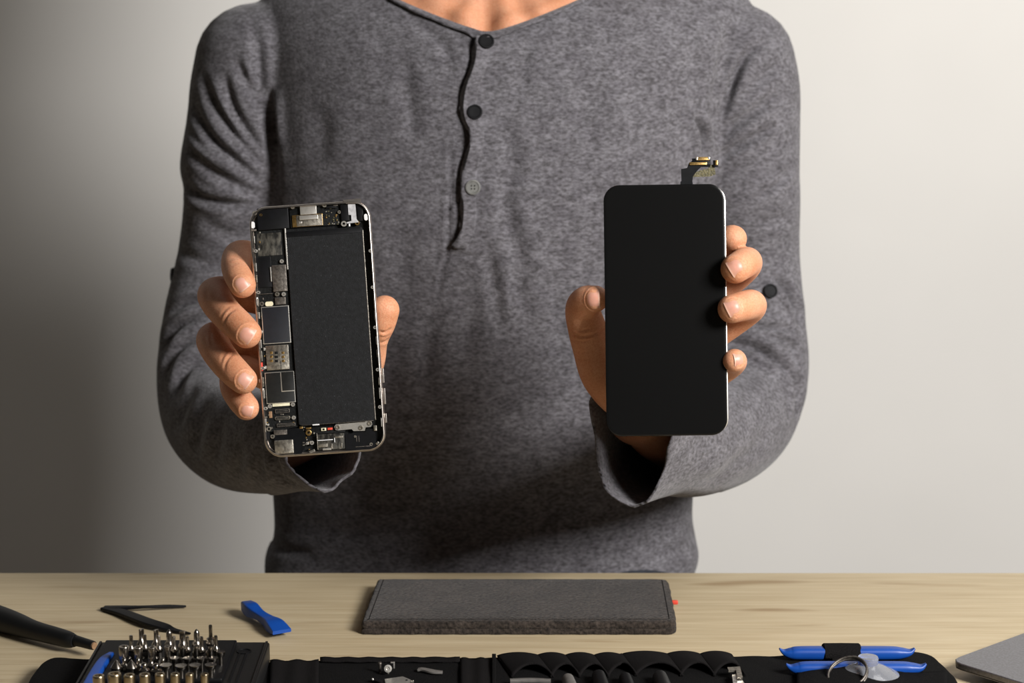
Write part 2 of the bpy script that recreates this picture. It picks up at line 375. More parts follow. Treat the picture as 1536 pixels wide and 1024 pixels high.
# ---- loose-cloth undulation
def fbm(p, s, k=6, seed=1):
    r = np.random.default_rng(seed); o = np.zeros(len(p))
    for i in range(k):
        d = r.normal(size=3)*s; o += np.sin(p @ d + r.uniform(0, 6.3))
    return o/math.sqrt(k)
nn = vnormals(co, fa)
torso_m = ((px > 405) & (px < 1080)).astype(float)
co = co + nn*(fbm(co, np.array([26, 14, 7]), 7, 3)*.0011*torso_m + fbm(co, np.array([30, 30, 24]), 6, 5)*.0006)[:, None]
F_ = [
 # armhole and upper sleeve, picture left
 ([(373,18),(386,66),(391,133),(402,186),(410,240),(413,300)], 8, 3.4), ([(404,130),(409,180),(410,225)], 6, 4),
 ([(335,112),(350,160),(372,198),(396,232)], 6, 3.4), ([(352,88),(372,125),(390,170)], 6, 2.6),
 ([(303,110),(318,150),(345,192),(375,228),(396,250)], 6, 3.2), ([(286,155),(316,206),(353,240),(390,272)], 6, 3.6),
 ([(286,230),(320,258),(360,280),(398,296)], 7, 3.2), ([(274,272),(300,296),(345,306),(390,306)], 6, 4.2),
 ([(277,200),(300,226),(330,248)], 5, -1.5), ([(300,330),(340,350),(372,352)], 9, 1.6), ([(262,372),(300,392),(345,396)], 8, 1.6),
 # elbow, picture left
 ([(252,470),(285,452),(330,450)], 6, 3.2), ([(240,530),(262,492),(300,474)], 6, 3.2), ([(243,570),(262,528),(305,500)], 6, 2.6),
 ([(262,600),(276,560),(304,536)], 6, 2.0), ([(262,650),(280,602),(296,580)], 7, 1.8), ([(290,690),(300,640),(312,600)], 8, 1.6), ([(318,705),(328,660),(334,620)], 8, 1.4),
 ([(352,718),(360,690),(362,664)], 8, 1.3), ([(380,728),(388,700),(388,680)], 7, 1.2), ([(410,700),(420,716),(446,728)], 5, 1.8), ([(410,660),(412,690),(424,712)], 5, 2),
 # upper sleeve, picture right
 ([(1143,60),(1113,93),(1096,133),(1081,183)], 6, 4.2), ([(1166,136),(1135,165),(1100,188),(1080,206)], 7, 3.0),
 ([(1168,186),(1130,207),(1095,226),(1072,240)], 6, 2.8), ([(1043,172),(1054,198),(1058,232)], 5, 5.5), ([(1100,20),(1084,80),(1076,140),(1070,200),(1066,240)], 8, 1.8),
 ([(1187,250),(1168,276),(1136,292)], 5, 2.2), ([(1176,94),(1150,110),(1122,140)], 8, 1.6), ([(1190,320),(1160,330),(1120,330)], 9, 1.2),
 # elbow, picture right
 ([(1158,412),(1181,434),(1196,466),(1202,492)], 5, 4.5), ([(1112,486),(1150,490),(1192,496)], 5, 3.4), ([(1090,514),(1126,519),(1156,534),(1186,560)], 6, 5.5),
 ([(1140,502),(1177,511),(1207,532)], 5, 3.2), ([(1184,520),(1198,548)], 5, 3), ([(1184,556),(1196,576),(1198,610),(1192,650)], 5, 3.6),
 ([(1150,640),(1130,676),(1090,700)], 10, 1.4), ([(1110,690),(1080,716),(1040,726)], 8, 1.6), ([(1150,470),(1130,462),(1118,456)], 5, 2),
 # chest
 ([(748,160),(762,205),(770,245),(760,300),(768,350),(780,390),(778,430),(792,470),(806,520)], 11, 3.0), ([(741,366),(735,395),(744,440),(750,500)], 8, 2.8),
 ([(600,60),(607,110),(614,160),(618,215)], 11, 2.6), ([(478,150),(482,200),(478,260)], 14, 2.0), ([(560,40),(576,90),(582,140)], 12, 1.6),
 ([(600,12),(636,44),(664,66),(674,100),(672,130)], 7, 1.7), ([(795,56),(784,100),(782,150)], 9, 2.0), ([(868,90),(880,150),(872,220)], 16, 1.8),
 ([(940,60),(960,130),(975,200)], 16, 1.8), ([(1000,120),(1018,180),(1030,240)], 12, 2.2), ([(1030,40),(1036,90),(1024,130)], 14, 1.6),
 ([(705,430),(700,500),(690,580)], 14, 1.6), ([(655,454),(640,520),(640,600)], 12, 2.0), ([(830,400),(836,470),(840,560)], 14, 1.8), ([(600,330),(606,400),(600,470)], 14, 1.4),
 ([(520,250),(500,290),(470,300)], 14, 1.8), ([(560,700),(640,720),(720,716)], 18, 1.2), ([(440,780),(520,800),(600,796)], 12, 1.6), ([(1000,775),(960,800),(900,806)], 12, 1.6),
 ([(404,815),(430,826),(470,830)], 7, 2), ([(1046,812),(1020,824),(980,830)], 7, 2),
 # placket stitching, opening, box end
 ([(675,205),(677,267),(673,314),(673,372),(663,407),(656,454)], 3, 1.5), ([(674,380),(700,383),(726,388)], 3, 1.5), ([(668,427),(690,430),(710,432)], 1.8, .9),
]
co = creases(co, fa, [(p, w*(1.15 if 430 < p[0][0] < 1070 and w > 5 else 1.0), d*(.95 if 430 < p[0][0] < 1070 and w > 5 else 1.5)) for p, w, d in F_])
# the opening of the placket: a step, cloth on the picture-right side stands proud
GAP = cr([(717,46),(714,56),(712,75),(710,94),(704,112),(697,130),(693,150),(693,170),(701,188),(705,205),(702,224),(695,250),(691,279),(692,300),(693,320),(690,348),(683,364),(672,380)], 70)
px, py, D = proj(co); nn = vnormals(co, fa); fr = (nn @ -FW) > .2
d, s, sd = segdist(px, py, GAP)
m = fr & (d < 60)
right = np.where(sd < 0, 1, -1)   # picture-right of the downward line
wend = np.clip((1-s)*12, 0, 1)
up_ = np.where(right > 0, .0030*np.exp(-(d/26)**2), -.0045*np.exp(-(d/4.2)**2))
co[m] += nn[m]*(up_*wend)[m][:, None]
# ---- open the cuffs and the neckline: trim and snap the rim onto the cut
def trim(co, fa, c, n, near, wave):
    fv = (co-c) @ n - wave(co-c); m = near(co)
    pos = (fv > 0) & m
    fp = pos[fa]; keep = ~fp.all(1); rim = fp.any(1) & keep
    iv = np.unique(fa[rim]); iv = iv[pos[iv]]
    co = co.copy(); co[iv] -= n*fv[iv][:, None]
    return compact(co, fa[keep])
for (c, n), ph in ((plL, 0.), (plR, 1.3)):
    def wv(r, n=n, ph=ph):
        a = np.arctan2(r @ UP, r @ RT); return .0016*np.sin(3*a+ph) + .0009*np.sin(7*a+ph*2)
    co, fa = trim(co, fa, c, n, lambda q, c=c, n=n: (((q-c) @ n) > -.012) & (np.linalg.norm(q-c, axis=1) < .09), wv)
# neckline: dips at the front, climbs the sides of the neck
dip = W(728, 50, 1.585)
NX, NZ = W(733, 0, 1.6)[0], dip[2]
def trim_z(co, fa):
    x = np.abs(co[:, 0]-NX); bk = np.clip((co[:, 1]-1.66)/.06, 0, 1)
    zc = NZ + .025*(x/.072)**1.2 + np.clip(x-.072, 0, 1)*2.6 + bk*.05
    fv = co[:, 2]-zc; pos = (fv > 0) & (x < .13)
    fp = pos[fa]; keep = ~fp.all(1); rim = fp.any(1) & keep
    iv = np.unique(fa[rim]); iv = iv[pos[iv]]; co = co.copy(); co[iv, 2] -= fv[iv]
    return compact(co, fa[keep])
co, fa = trim_z(co, fa)
shirt_co, shirt_fa = co, fa
BV_S = None
def bvh(co, fa): return BVHTree.FromPolygons(co.tolist(), fa.tolist())
BV_S = bvh(shirt_co, shirt_fa)
def hit(px, py, bv=None):
    """first surface point seen through a pixel, and its normal"""
    d = unit(W(px, py, 1.)-CAM); h = (bv or BV_S).ray_cast(Vector(CAM), Vector(d))
    if h[0] is None: return None
    n = np.array(h[1]); n = n if n @ d < 0 else -n
    return np.array(h[0]), n

# ------------------------------------------------------------------ body under the shirt
tb = torso(.007)
def body_arm(path, sh):
    p = [(x, y, D, r-sh) for x, y, D, r in path]
    return arm(p, None, 1, 0.0, 28)[0]
neck = tube([W(735, 80, 1.67), W(735, 10, 1.685), W(737, -60, 1.695), W(738, -150, 1.69), W(738, -230, 1.675)], [.085, .074, .063, .060, .060], 40, r2=[.07, .075, .066, .060, .060], round_end=True)
HC = W(738, -330, 1.665)
def head():
    P = []
    for z, a, b, cy in ((-.118, .022, .03, -.052), (-.108, .040, .052, -.040), (-.085, .056, .074, -.022), (-.055, .066, .088, -.008), (-.02, .072, .094, .0), (.02, .076, .098, .004), (.06, .078, .10, .008), (.09, .070, .09, .012), (.115, .045, .06, .014), (.125, .012, .015, .014)):
        t = np.linspace(0, 2*PI, 40, endpoint=False)
        P.append(np.column_stack([HC[0]+a*np.cos(t), HC[1]+cy-b*np.sin(t)*-1, np.full(40, HC[2]+z)]))
    h = stack(P)
    nose = tube([HC+np.array([0,-.090,.018]), HC+np.array([0,-.104,-.008]), HC+np.array([0,-.112,-.026])], [.008, .010, .014], 14)
    lips = tube([HC+np.array([-.024,-.074,-.062]), HC+np.array([0,-.088,-.060]), HC+np.array([.024,-.074,-.062])], [.004, .008, .004], 12, round_start=True)
    ears = [sphere(HC+np.array([s*.078, .008, -.005]), .03, 14, 10, s=(.35, .6, 1)) for s in (-1, 1)]
    brow = tube([HC+np.array([-.045,-.082,.035]), HC+np.array([0,-.093,.033]), HC+np.array([.045,-.082,.035])], [.007, .008, .007], 12, round_start=True)
    return join(h, nose, lips, brow, *ears)
v, f = join(tb, body_arm(ARM_L[:10], 9), body_arm(ARM_R[:10], 9), neck, head())
b_co, b_fa = remesh(v, f, .0042); b_co = smooth(b_co, b_fa, 6)
# clavicle heads, notch between them
b_co = creases(b_co, b_fa, [([(728, 6), (727, 40), (727, 70)], 17, 3.6), ([(770, -30), (776, 0), (792, 34)], 12, 3.2), ([(700, -30), (690, 0), (668, 24)], 12, 2.0), ([(640, -4), (690, 22), (712, 36)], 10, -2.2), ([(860, -6), (800, 22), (752, 36)], 12, -2.5)], taper=False)

# ------------------------------------------------------------------ hands
def chain(P, K=26, wide=1.0):
    pts = np.array([W(x, y, D) for x, y, D, r in P]); r = np.array([p[3] for p in P])*.001
    return tube(pts, r, K, n=len(P)*9, round_start=False)
def palm(P):
    pts = np.array([W(p[0], p[1], p[2]) for p in P]); a = np.array([p[3] for p in P])*.001; b = np.array([p[4] for p in P])*.001
    return tube(pts, a, 40, n=len(P)*8, r2=b, round_start=True)
def forearm(path, sh):
    pts = np.array([W(x, y, D) for x, y, D, r in path]); r = np.array([q[3] for q in path])*.001
    return tube(pts, r, 32, n=40, round_start=True)
def finger_shape(P): return chain(P)
HL = dict(
 index=[(462,450,1.412,10),(420,412,1.414,10),(382,387,1.408,9.8),(359,383,1.393,9.8),(354,398,1.376,9.6),(358,414,1.362,9.2),(364,427,1.354,8.5)],
 middle=[(470,485,1.414,10.5),(420,458,1.416,10.6),(360,441,1.412,10.8),(324,440,1.402,11.0),(325,452,1.386,10.8),(341,472,1.368,10.3),(358,488,1.356,10.0),(370,500,1.3495,9.5)],
 ring=[(470,540,1.414,10),(410,522,1.416,10.2),(352,510,1.412,10.4),(321,507,1.400,10.8),(323,521,1.384,10.5),(338,543,1.366,10.0),(354,560,1.355,9.6),(365,570,1.350,8.9)],
 pinky=[(462,595,1.408,9),(410,570,1.412,9),(368,553,1.405,9),(352,560,1.392,9),(351,580,1.380,9.0),(360,598,1.368,8.7),(370,611,1.3605,8.2)],
 thumb=[(500,625,1.428,15),(535,580,1.412,13),(553,540,1.397,10.8),(562,510,1.386,8.7),(572,484,1.377,9.3),(577,465,1.3735,9.6)],
)
PALM_L = [(487,620,1.455,25,19),(486,606,1.442,28,18),(482,588,1.430,33,16),(478,550,1.422,34,14),(474,500,1.418,32,12.5),(470,460,1.416,27,11)]
FORE_L = [(335,635,1.63,36),(395,650,1.55,30),(446,640,1.50,25),(487,618,1.450,22)]
HR = dict(
 index=[(1010,430,1.412,10),(1050,392,1.412,9.8),(1082,367,1.398,9.5),(1096,359,1.383,9.2),(1100,358,1.3745,8.8)],
 middle=[(1000,485,1.414,10.2),(1048,452,1.416,10.2),(1092,424,1.410,9.8),(1117,402,1.394,9.7),(1121,393,1.375,9.7),(1114,396,1.358,9.7),(1103,403,1.3495,9.4)],
 ring=[(998,560,1.414,10),(1045,520,1.416,10),(1090,490,1.410,9.6),(1122,466,1.396,9.7),(1127,457,1.377,9.8),(1114,459,1.359,9.6),(1098,463,1.3495,9.2)],
 pinky=[(1000,610,1.408,9),(1052,578,1.408,8.6),(1090,553,1.393,8.3),(1101,544,1.377,8.0),(1102,541,1.364,7.7),(1101,541,1.358,7.3)],
 thumb=[(985,622,1.436,16),(940,597,1.420,16),(906,563,1.406,15),(890,522,1.400,13.6),(880,490,1.394,12.6),(874,464,1.387,11.4),(880,452,1.378,10.3),(893,448,1.370,8.6)],
)
PALM_R = [(966,628,1.460,25,19),(974,612,1.445,28,18),(982,590,1.430,33,16),(990,550,1.422,34,14),(996,500,1.418,32,12.5),(1000,460,1.416,27,11)]
FORE_R = [(1110,636,1.63,36),(1045,652,1.55,30),(1000,642,1.50,26),(968,622,1.458,21.5)]
def hand(H, P, FA, cre):
    v, f = join(*([chain(H[k]) for k in H] + [palm(P), forearm(FA, 0)]))
    co, fa = remesh(v, f, .00085); co = smooth(co, fa, 4)
    return creases(co, fa, cre), fa
hl_co, hl_fa = hand(HL, PALM_L, FORE_L, [
 ([(356,462),(345,468),(338,477),(334,489)], 2.0, .55), ([(346,458),(336,467),(330,479)], 2.2, .3), ([(354,527),(344,535),(338,545),(337,556)], 2.0, .55), ([(343,524),(335,533),(332,546)], 2.2, .3),
 ([(343,389),(352,386),(366,388)], 3, .35), ([(346,396),(358,393),(370,397)], 2.5, .3), ([(312,430),(310,440),(312,452)], 3, .4), ([(309,500),(308,509),(311,518)], 3, .4), ([(316,497),(316,508),(319,520)], 2.5, .35),
 ([(569,497),(578,499),(588,492)], 2.0, 1.2), ([(569,514),(577,513),(586,506)], 1.8, .7), ([(569,505),(577,505),(586,500)], 1.6, .4), ([(338,572),(345,577),(352,578)], 2.5, .3)])
hr_co, hr_fa = hand(HR, PALM_R, FORE_R, [
 ([(853,499),(872,505),(893,501),(906,492)], 2.2, 1.0), ([(855,492),(870,496),(888,492)], 1.8, .5), ([(857,524),(869,528),(883,525)], 1.8, .5), ([(862,536),(874,539),(886,537)], 1.8, .3),
 ([(857,508),(872,512),(890,508)], 1.8, .5), ([(1132,386),(1136,396),(1133,408)], 2.5, .3), ([(1136,446),(1141,458),(1138,468)], 2.5, .3)])
# ------------------------------------------------------------------ nails
def nail(co, fa, bv, cx, cy, ax, L, Wd, name_label=None):
    h = hit(cx, cy, bv); c, n0 = h
    a3 = unit(RT*ax[0] - UP*ax[1]); a3 = unit(a3 - n0*(a3 @ n0)); b3 = np.cross(n0, a3)
    NA, NB = 13, 13; V = []; ok = True
    for i in range(NA):
        s = -1 + 2*i/(NA-1)                       # -1 cuticle, +1 free edge
        half = math.sqrt(max(0.02, 1-(max(0, -s))**2.4)) * (1 if s < 0 else 1 - .06*s)
        for j in range(NB):
            t = -1 + 2*j/(NB-1)
            bow = .10*(1-t*t)*(1 if s > 0 else 0)*s
            p = c + a3*(s+bow)*L/2 + b3*t*half*Wd/2 + n0*.004
            r = bv.ray_cast(Vector(p), Vector(-n0), .02)
            q = np.array(r[0]) if r[0] is not None else p - n0*.004
            edge = max(abs(t)**4, max(0, -s)**4)
            V.append(q + n0*(.00022*(1-edge) - .00012*edge + .00045*max(0, s)**4))
    V = np.array(V); G = V.reshape(NA, NB, 3).copy()
    for k in range(3): G[1:-1, 1:-1] = .5*G[1:-1, 1:-1] + .125*(G[2:, 1:-1]+G[:-2, 1:-1]+G[1:-1, 2:]+G[1:-1, :-2])
    V = G.reshape(-1, 3); f = []
    for i in range(NA-1):
        for j in range(NB-1): f.append([i*NB+j, (i+1)*NB+j, (i+1)*NB+j+1, i*NB+j+1])
    n = len(V); V2 = V - n0*.0006
    f2 = [[n+i for i in q[::-1]] for q in f]
    ring = [j for j in range(NB)] + [i*NB+NB-1 for i in range(1, NA)] + [(NA-1)*NB+j for j in range(NB-2, -1, -1)] + [i*NB for i in range(NA-2, 0, -1)]
    sd = [[ring[k], ring[(k+1) % len(ring)], n+ring[(k+1) % len(ring)], n+ring[k]] for k in range(len(ring))]
    # gently sink the skin beside the nail so its edge reads as a fold
    return np.vstack([V, V2]), f+f2+sd, c, n0, a3, b3
NL = [(361.5,424.5,(.62,.78),.0088,.0088), (369,501,(.84,.54),.0088,.0115), (366.5,568,(.84,.54),.0085,.0105), (370,616,(.95,.3),.0075,.0080)]
NR = [(1104.5,398.5,(-.86,.5),.0092,.0112), (1101,460,(-.9,.42),.0092,.0108), (1110,538.5,(-.75,.1),.0070,.0085), (888,449,(1,-.05),.0085,.0125)]
nails = []
def do_nails(co, fa, lst):
    bv = bvh(co, fa)
    for (x, y, a, L, Wd) in lst:
        V, f, c, n0, a3, b3 = nail(co, fa, bv, x, y, a, L, Wd); nails.append((V, f))
        r = co-c; u = (r @ a3)/(L/2); w = (r @ b3)/(Wd/2); h = np.abs(r @ n0)
        q = np.maximum(np.sqrt(u*u*(u < 0)+w*w), np.where(u > 0, np.maximum(u, np.abs(w)), 0))
        near = (h < .007)*(u < .45)
        rim = np.exp(-((q-1.13)/.09)**2)*(u < .8); lift = np.exp(-((q-1.33)/.12)**2)*(u < .8)
        co = co + n0*((-rim*.00032 + lift*.00025)*near)[:, None]
    return co
hl_co = do_nails(hl_co, hl_fa, NL); hr_co = do_nails(hr_co, hr_fa, NR)

ORG = np.array([0.0, 1.66, 0.0])
bc, bf = np.vstack([b_co, hl_co, hr_co]), np.vstack([b_fa, hl_fa+len(b_co), hr_fa+len(b_co)+len(hl_co)])
person = obj('person', bc, bf, M_skin, org=ORG, label='person in a heather grey henley shirt holding up a phone and a black display', cat='person')
for V, f in nails:
    o = obj('fingernail', V, f, [M_nail, M_nailtip], person)
    for p_ in o.data.polygons:
        if 12*11 <= p_.index < 12*12: p_.material_index = 1
shirt = obj('shirt', shirt_co, shirt_fa, M_shirt, person)
sm = shirt.modifiers.new('thickness', 'SOLIDIFY'); sm.thickness = .0016; sm.offset = -1
# collar binding: follows the neckline rim
E = {}
for q in shirt_fa:
    for k in range(4):
        a, b = int(q[k]), int(q[(k+1) % 4]); e = (min(a, b), max(a, b)); E[e] = E.get(e, 0) + 1
bd = [e for e, c in E.items() if c == 1]
nbd = {}
for a, b in bd: nbd.setdefault(a, []).append(b); nbd.setdefault(b, []).append(a)
seen = set(); loops = []
for s0 in nbd:
    if s0 in seen: continue
    lp = [s0]; seen.add(s0)
    while True:
        nx = [k for k in nbd[lp[-1]] if k not in seen]
        if not nx: break
        lp.append(nx[0]); seen.add(nx[0])
    loops.append(lp)
neckloop = max((l for l in loops if len(l) > 30), key=lambda l: shirt_co[l][:, 2].mean())
NLp = shirt_co[neckloop]
kk = np.ones(9)/9
sp = np.column_stack([np.convolve(np.r_[NLp[-4:, i], NLp[:, i], NLp[:4, i]], kk, 'valid') for i in range(3)])[::3]
snn = vnormals(shirt_co, shirt_fa)[neckloop]; sn = unit_rows(np.column_stack([np.convolve(np.r_[snn[-4:, i], snn[:, i], snn[:4, i]], kk, 'valid') for i in range(3)]))[::3]
cen = sp.mean(0); rings = []
for i in range(len(sp)):
    t = unit(sp[(i+1) % len(sp)] - sp[i-1]); n = unit(sn[i]-t*(sn[i] @ t)); w = np.cross(t, n)
    if w @ (cen-sp[i]) > 0: w = -w
    o = rrect(.0075, .0022, .001, 2); rings.append(sp[i] + w*.0022 + np.outer(o[:, 0], w) + np.outer(o[:, 1]+.0005, n))
n0 = len(rings[0]); V = np.concatenate(rings); f = []
for k in range(len(rings)):
    for i in range(n0):
        j = (i+1) % n0; k2 = (k+1) % len(rings); f.append([k*n0+i, k*n0+j, k2*n0+j, k2*n0+i])
obj('collar', V, f, M_shirt, shirt)
# placket edge: a thin turned strip that stands off the chest beside the opening
rows = []
GG = GAP[4:-2]
for k, (gx, gy) in enumerate(GG):
    row = []
    for j in range(9):
        h = hit(gx+1.0+j*2.6, gy)
        row.append(h[0] + h[1]*(.0022*(1-j/8)**1.2 + .0002))
    rows.append(row)
G = np.array(rows)
for k in range(4): G[1:-1] = .5*G[1:-1] + .25*(G[2:]+G[:-2])
nr, nc = G.shape[:2]; V = G.reshape(-1, 3); f = [[i*nc+j, i*nc+j+1, (i+1)*nc+j+1, (i+1)*nc+j] for i in range(nr-1) for j in range(nc-1)]
pk = obj('placket', V, f, M_shirt, shirt); q = pk.modifiers.new('t', 'SOLIDIFY'); q.thickness = .0012; q.offset = 0
# buttons
def button(x, y, r, m, holes=True, push=.0022, tilt=None):
    h = hit(x, y); c, n = h; n = unit(n + (np.array(tilt) if tilt else 0)); A = frame_from(n)
    prof = [(r*.3, -.0004), (r*.92, -.0004), (r, .0004), (r*.97, .0012), (r*.80, .0013), (r*.70, .0008), (r*.3, .0007)]
    parts = [lathe(prof, 28, c + n*push, A)]
    b = obj('button', *parts[0], m, shirt)
    if holes:
        hs = [lathe([(.0005, .0002), (.0006, .0009), (.0003, .0010)], 8, c + n*push + A[0]*a*.0011 + A[1]*b_*.0011, A) for a in (-1, 1) for b_ in (-1, 1)]
        obj('thread', *join(*hs), M_button, shirt)
button(729, 64, .0058, M_button, False); button(712, 169, .0056, M_button, False)
button(709, 281, .0056, M_button2, True); button(1154, 437, .0056, M_button, False)
h = hit(268, 412)
c, n = h; obj('button', *lathe([(.002, -.002), (.0055, -.001), (.006, .001), (.005, .0035), (.002, .004)], 20, W(263, 412, 1.675), frame_from(np.array([-1., -.3, .1]))), M_button, shirt)
# trousers and shoes (below the table, kept simple but whole)
zt = W(768, 1000, 1.66)[2]
def leg(s):
    x = -.012 + s*.085
    P = [(x, 1.64, zt, .088, .105), (x, 1.64, zt-.16, .083, .09), (x+s*.01, 1.645, .52, .062, .066), (x+s*.015, 1.65, .40, .056, .062), (x+s*.02, 1.655, .10, .048, .056), (x+s*.02, 1.655, .05, .05, .06)]
    return tube([p[:3] for p in P], [p[3] for p in P], 28, r2=[p[4] for p in P], round_end=False, round_start=True)
hip = tube([(-.02, 1.64, zt+.06), (-.02, 1.64, zt-.02), (-.02, 1.64, zt-.10)], [.150, .165, .15], 40, r2=[.10, .112, .105])
v, f = join(leg(-1), leg(1), hip); c_, f_ = remesh(v, f, .006); c_ = smooth(c_, f_, 4)
tr = obj('trousers', c_, f_, M_denim, person)
tr.hide_render = False
for s in (-1, 1):
    x = -.012 + s*.105
    v, f = tube([(x, 1.70, .045), (x, 1.66, .05), (x, 1.58, .04), (x, 1.48, .03)], [.036, .042, .046, .036], 20, r2=[.044, .05, .038, .026], round_start=True)
    v[:, 2] = np.maximum(v[:, 2], 0.0)
    obj('shoe', v, f, M_shoe, person)
hv, hf = sphere(HC+np.array([0, .012, .028]), .1, 28, 20, s=(.86, 1.06, 1.04)); hv[:, 2] = np.where(hv[:, 1] < HC[1]-.05, np.maximum(hv[:, 2], HC[2]+.07), np.maximum(hv[:, 2], HC[2]-.03))
obj('hair', hv, hf, M_hair, person)
for s in (-1, 1): obj('eye', *sphere(HC+np.array([s*.03, -.079, .012]), .011, 16, 12), M_eye, person)
# ================================================================== PHONES
class Dev:
    def __init__(s, cx, cy, D, roll):
        a = math.radians(roll); s.cx, s.cy, s.k, s.a = cx, cy, D/F, a
        s.U = RT*math.cos(a) + UP*math.sin(a); s.V = -RT*math.sin(a) + UP*math.cos(a); s.N = -FW
        s.O = W(cx, cy, D); s.A = np.array([s.U, s.V, s.N])
    def loc(s, x, y):
        dx, dy = (x-s.cx)*s.k, (s.cy-y)*s.k; c, q = math.cos(s.a), math.sin(s.a)
        return dx*c + dy*q, -dx*q + dy*c
    def w(s, v): return np.asarray(v, float) @ s.A + s.O
    def box(s, x, y, w, h, z0, z1, bev=.0002, rot=0):
        """centre px, size px, depth range in mm (0 = front rim plane)"""
        u, v = s.loc(x, y); b, f = box((0,0,0), (w*s.k, h*s.k, (z1-z0)*.001), None, bev)
        if rot: r = math.radians(rot); b = b @ np.array([[math.cos(r), math.sin(r), 0], [-math.sin(r), math.cos(r), 0], [0,0,1]])
        return s.w(b + np.array([u, v, (z0+z1)/2000])), f
    def rr(s, x, y, w, h, r, z0, z1, edge=.15):
        u, v = s.loc(x, y); k = s.k; e = edge*.001
        rings = [(rrect(w*k-e*2, h*k-e*2, max(r*k-e, .0001)), z0*.001), (rrect(w*k, h*k, r*k), z0*.001+e), (rrect(w*k, h*k, r*k), z1*.001-e), (rrect(w*k-e*2, h*k-e*2, max(r*k-e, .0001)), z1*.001)]
        q, f = stack(rings); return s.w(q + np.array([u, v, 0])), f
    def poly(s, pts, z0, z1):
        o = np.array([s.loc(*p) for p in pts]); q, f = stack([(o[::-1], z0*.001), (o[::-1], z1*.001)])
        return s.w(q), f
    def ring(s, x, y, r1, r2, z0, z1, K=24):
        u, v = s.loc(x, y); k = s.k; a = np.linspace(0, 2*PI, K, endpoint=False); cs = np.column_stack([np.cos(a), np.sin(a)])
        R = [np.column_stack([cs*q*k, np.full(K, z*.001)]) for q, z in ((r1, z0), (r1, z1-.1), (r1*.93, z1), ((r2*.4+r1*.6), z1), (r2*1.05, z1), (r2, z1-.15), (r2, z0+.1))]
        V = np.concatenate(R); f = []
        for i in range(len(R)-1):
            for j in range(K): f.append([i*K+j, i*K+(j+1) % K, (i+1)*K+(j+1) % K, (i+1)*K+j])
        f.append([(len(R)-1)*K+j for j in range(K)])
        return s.w(V + np.array([u, v, 0])), f
    def screw(s, x, y, r, z0, z1):
        a = s.ring(x, y, r, r*.42, z0, z1); return a

P1 = Dev(476, 493.2, 1.3565, 3.9)
k1 = P1.k
phone = empty('smartphone', P1.w([0, -.08, -.0035]), 'opened smartphone showing battery and circuit board, held up at the left', 'phone')
def band(dev, w, h, r, z0, z1, wall, parent, m, name='frame', label=None):
    """rounded metal band, open in the middle"""
    def oo(d, q): return np.column_stack([rrect(w-2*d, h-2*d, max(r-d, .0005), 10), np.full(4*11, q)])
    zc = (z0+z1)/2
    R = [oo(.0012, z0), oo(.0004, z0+.0006), oo(0, z0+.0018), oo(0, z1-.0018), oo(.0003, z1-.0006), oo(.0008, z1-.0001), oo(.0011, z1), oo(wall, z1), oo(wall+.00015, z1-.0003), oo(wall+.0003, z0+.0006)]
    n = 44; V = np.concatenate(R); f = []
    for i in range(len(R)-1):
        for j in range(n): f.append([i*n+j, i*n+(j+1) % n, (i+1)*n+(j+1) % n, (i+1)*n+j])
    i = len(R)-1
    for j in range(n): f.append([i*n+j, i*n+(j+1) % n, (j+1) % n, j])
    return obj(name, dev.w(V), f, m, parent, label=label)
Wd, Ht = 182.6*k1, 377.0*k1
band(P1, Wd, Ht, 27*k1, -.0070, 0, .0013, phone, M_alu, label='silver metal frame')
obj('back_shell', *P1.rr(476, 493.2, 176, 370, 24, -6.9, -5.6), M_alu, phone)
obj('mid_plate', *P1.rr(476, 493.2, 173, 367, 22, -5.6, -5.1), M_pcb, phone)
add = lambda name, g, m, par=phone, label=None: obj(name, *g, m, par, label=label)
# battery
bat = add('battery', P1.rr(495.5, 489, 115.5, 292, 4, -5.1, -1.3, .35), M_batt, label='long dark battery in matt wrap')
add('pull_tab', P1.box(485, 348, 112, 8, -1.3, -1.05), M_blackpl, bat)
add('wrap_edge_highlight', P1.box(553, 487, 1.2, 282, -1.6, -1.2, .0001), M_dsteel, bat)  # pale line drawn as the highlight along the wrap's right edge
add('rail', P1.box(429, 373, 2.2, 62, -3.5, -1.4), M_bright, label='thin bright metal rail left of the battery')
add('rail', P1.box(435.8, 442, 1.8, 42, -3.6, -1.9), M_dsteel)
# logic board column
brd = add('logic_board', P1.poly([(382,346),(424,343),(430,345),(433,458),(440,560),(446,640),(396,650)], -5.1, -3.2), M_pcb, label='black logic board along the left side')
add('earpiece_block', P1.box(409, 327.5, 47, 33, -5.1, -1.6, .0004), M_blackpl, label='black plastic block at the top left corner')
add('graphite_patch', P1.box(403.5, 366, 36, 34, -3.2, -2.9), M_tape, brd, 'scuffed grey foil square')
add('cover_film', P1.box(395.5, 408, 22, 46, -3.2, -2.6), M_blackpl, brd)
sh = add('shield', P1.box(418.8, 417, 21.5, 40, -3.2, -1.9, .0003), M_dsteel, brd, 'grey steel bracket plate')
add('screw', P1.screw(422, 391.5, 3, -3.2, -1.7), M_bright)
add('screw', P1.screw(415.2, 441, 3.4, -3.2, -1.6), M_steel)
add('screw', P1.ring(425, 441, 3.2, 1, -3.2, -1.6), M_bright)
add('side_rail', P1.box(405.8, 411, 1.6, 22, -3.0, -1.8, .0001), M_bright, brd)
add('film_edge', P1.box(398, 440.5, 20, .8, -3.0, -2.2, .00005), M_dsteel, brd)
add('connector_block', P1.box(420, 451, 16, 11, -3.2, -2.0), M_dsteel, brd)
add('screw', P1.screw(392, 455.5, 3.4, -3.2, -2.1), M_dsteel)
add('foam_pad', P1.rr(403, 455.5, 12, 7, 3, -3.2, -2.1), M_cream, brd)
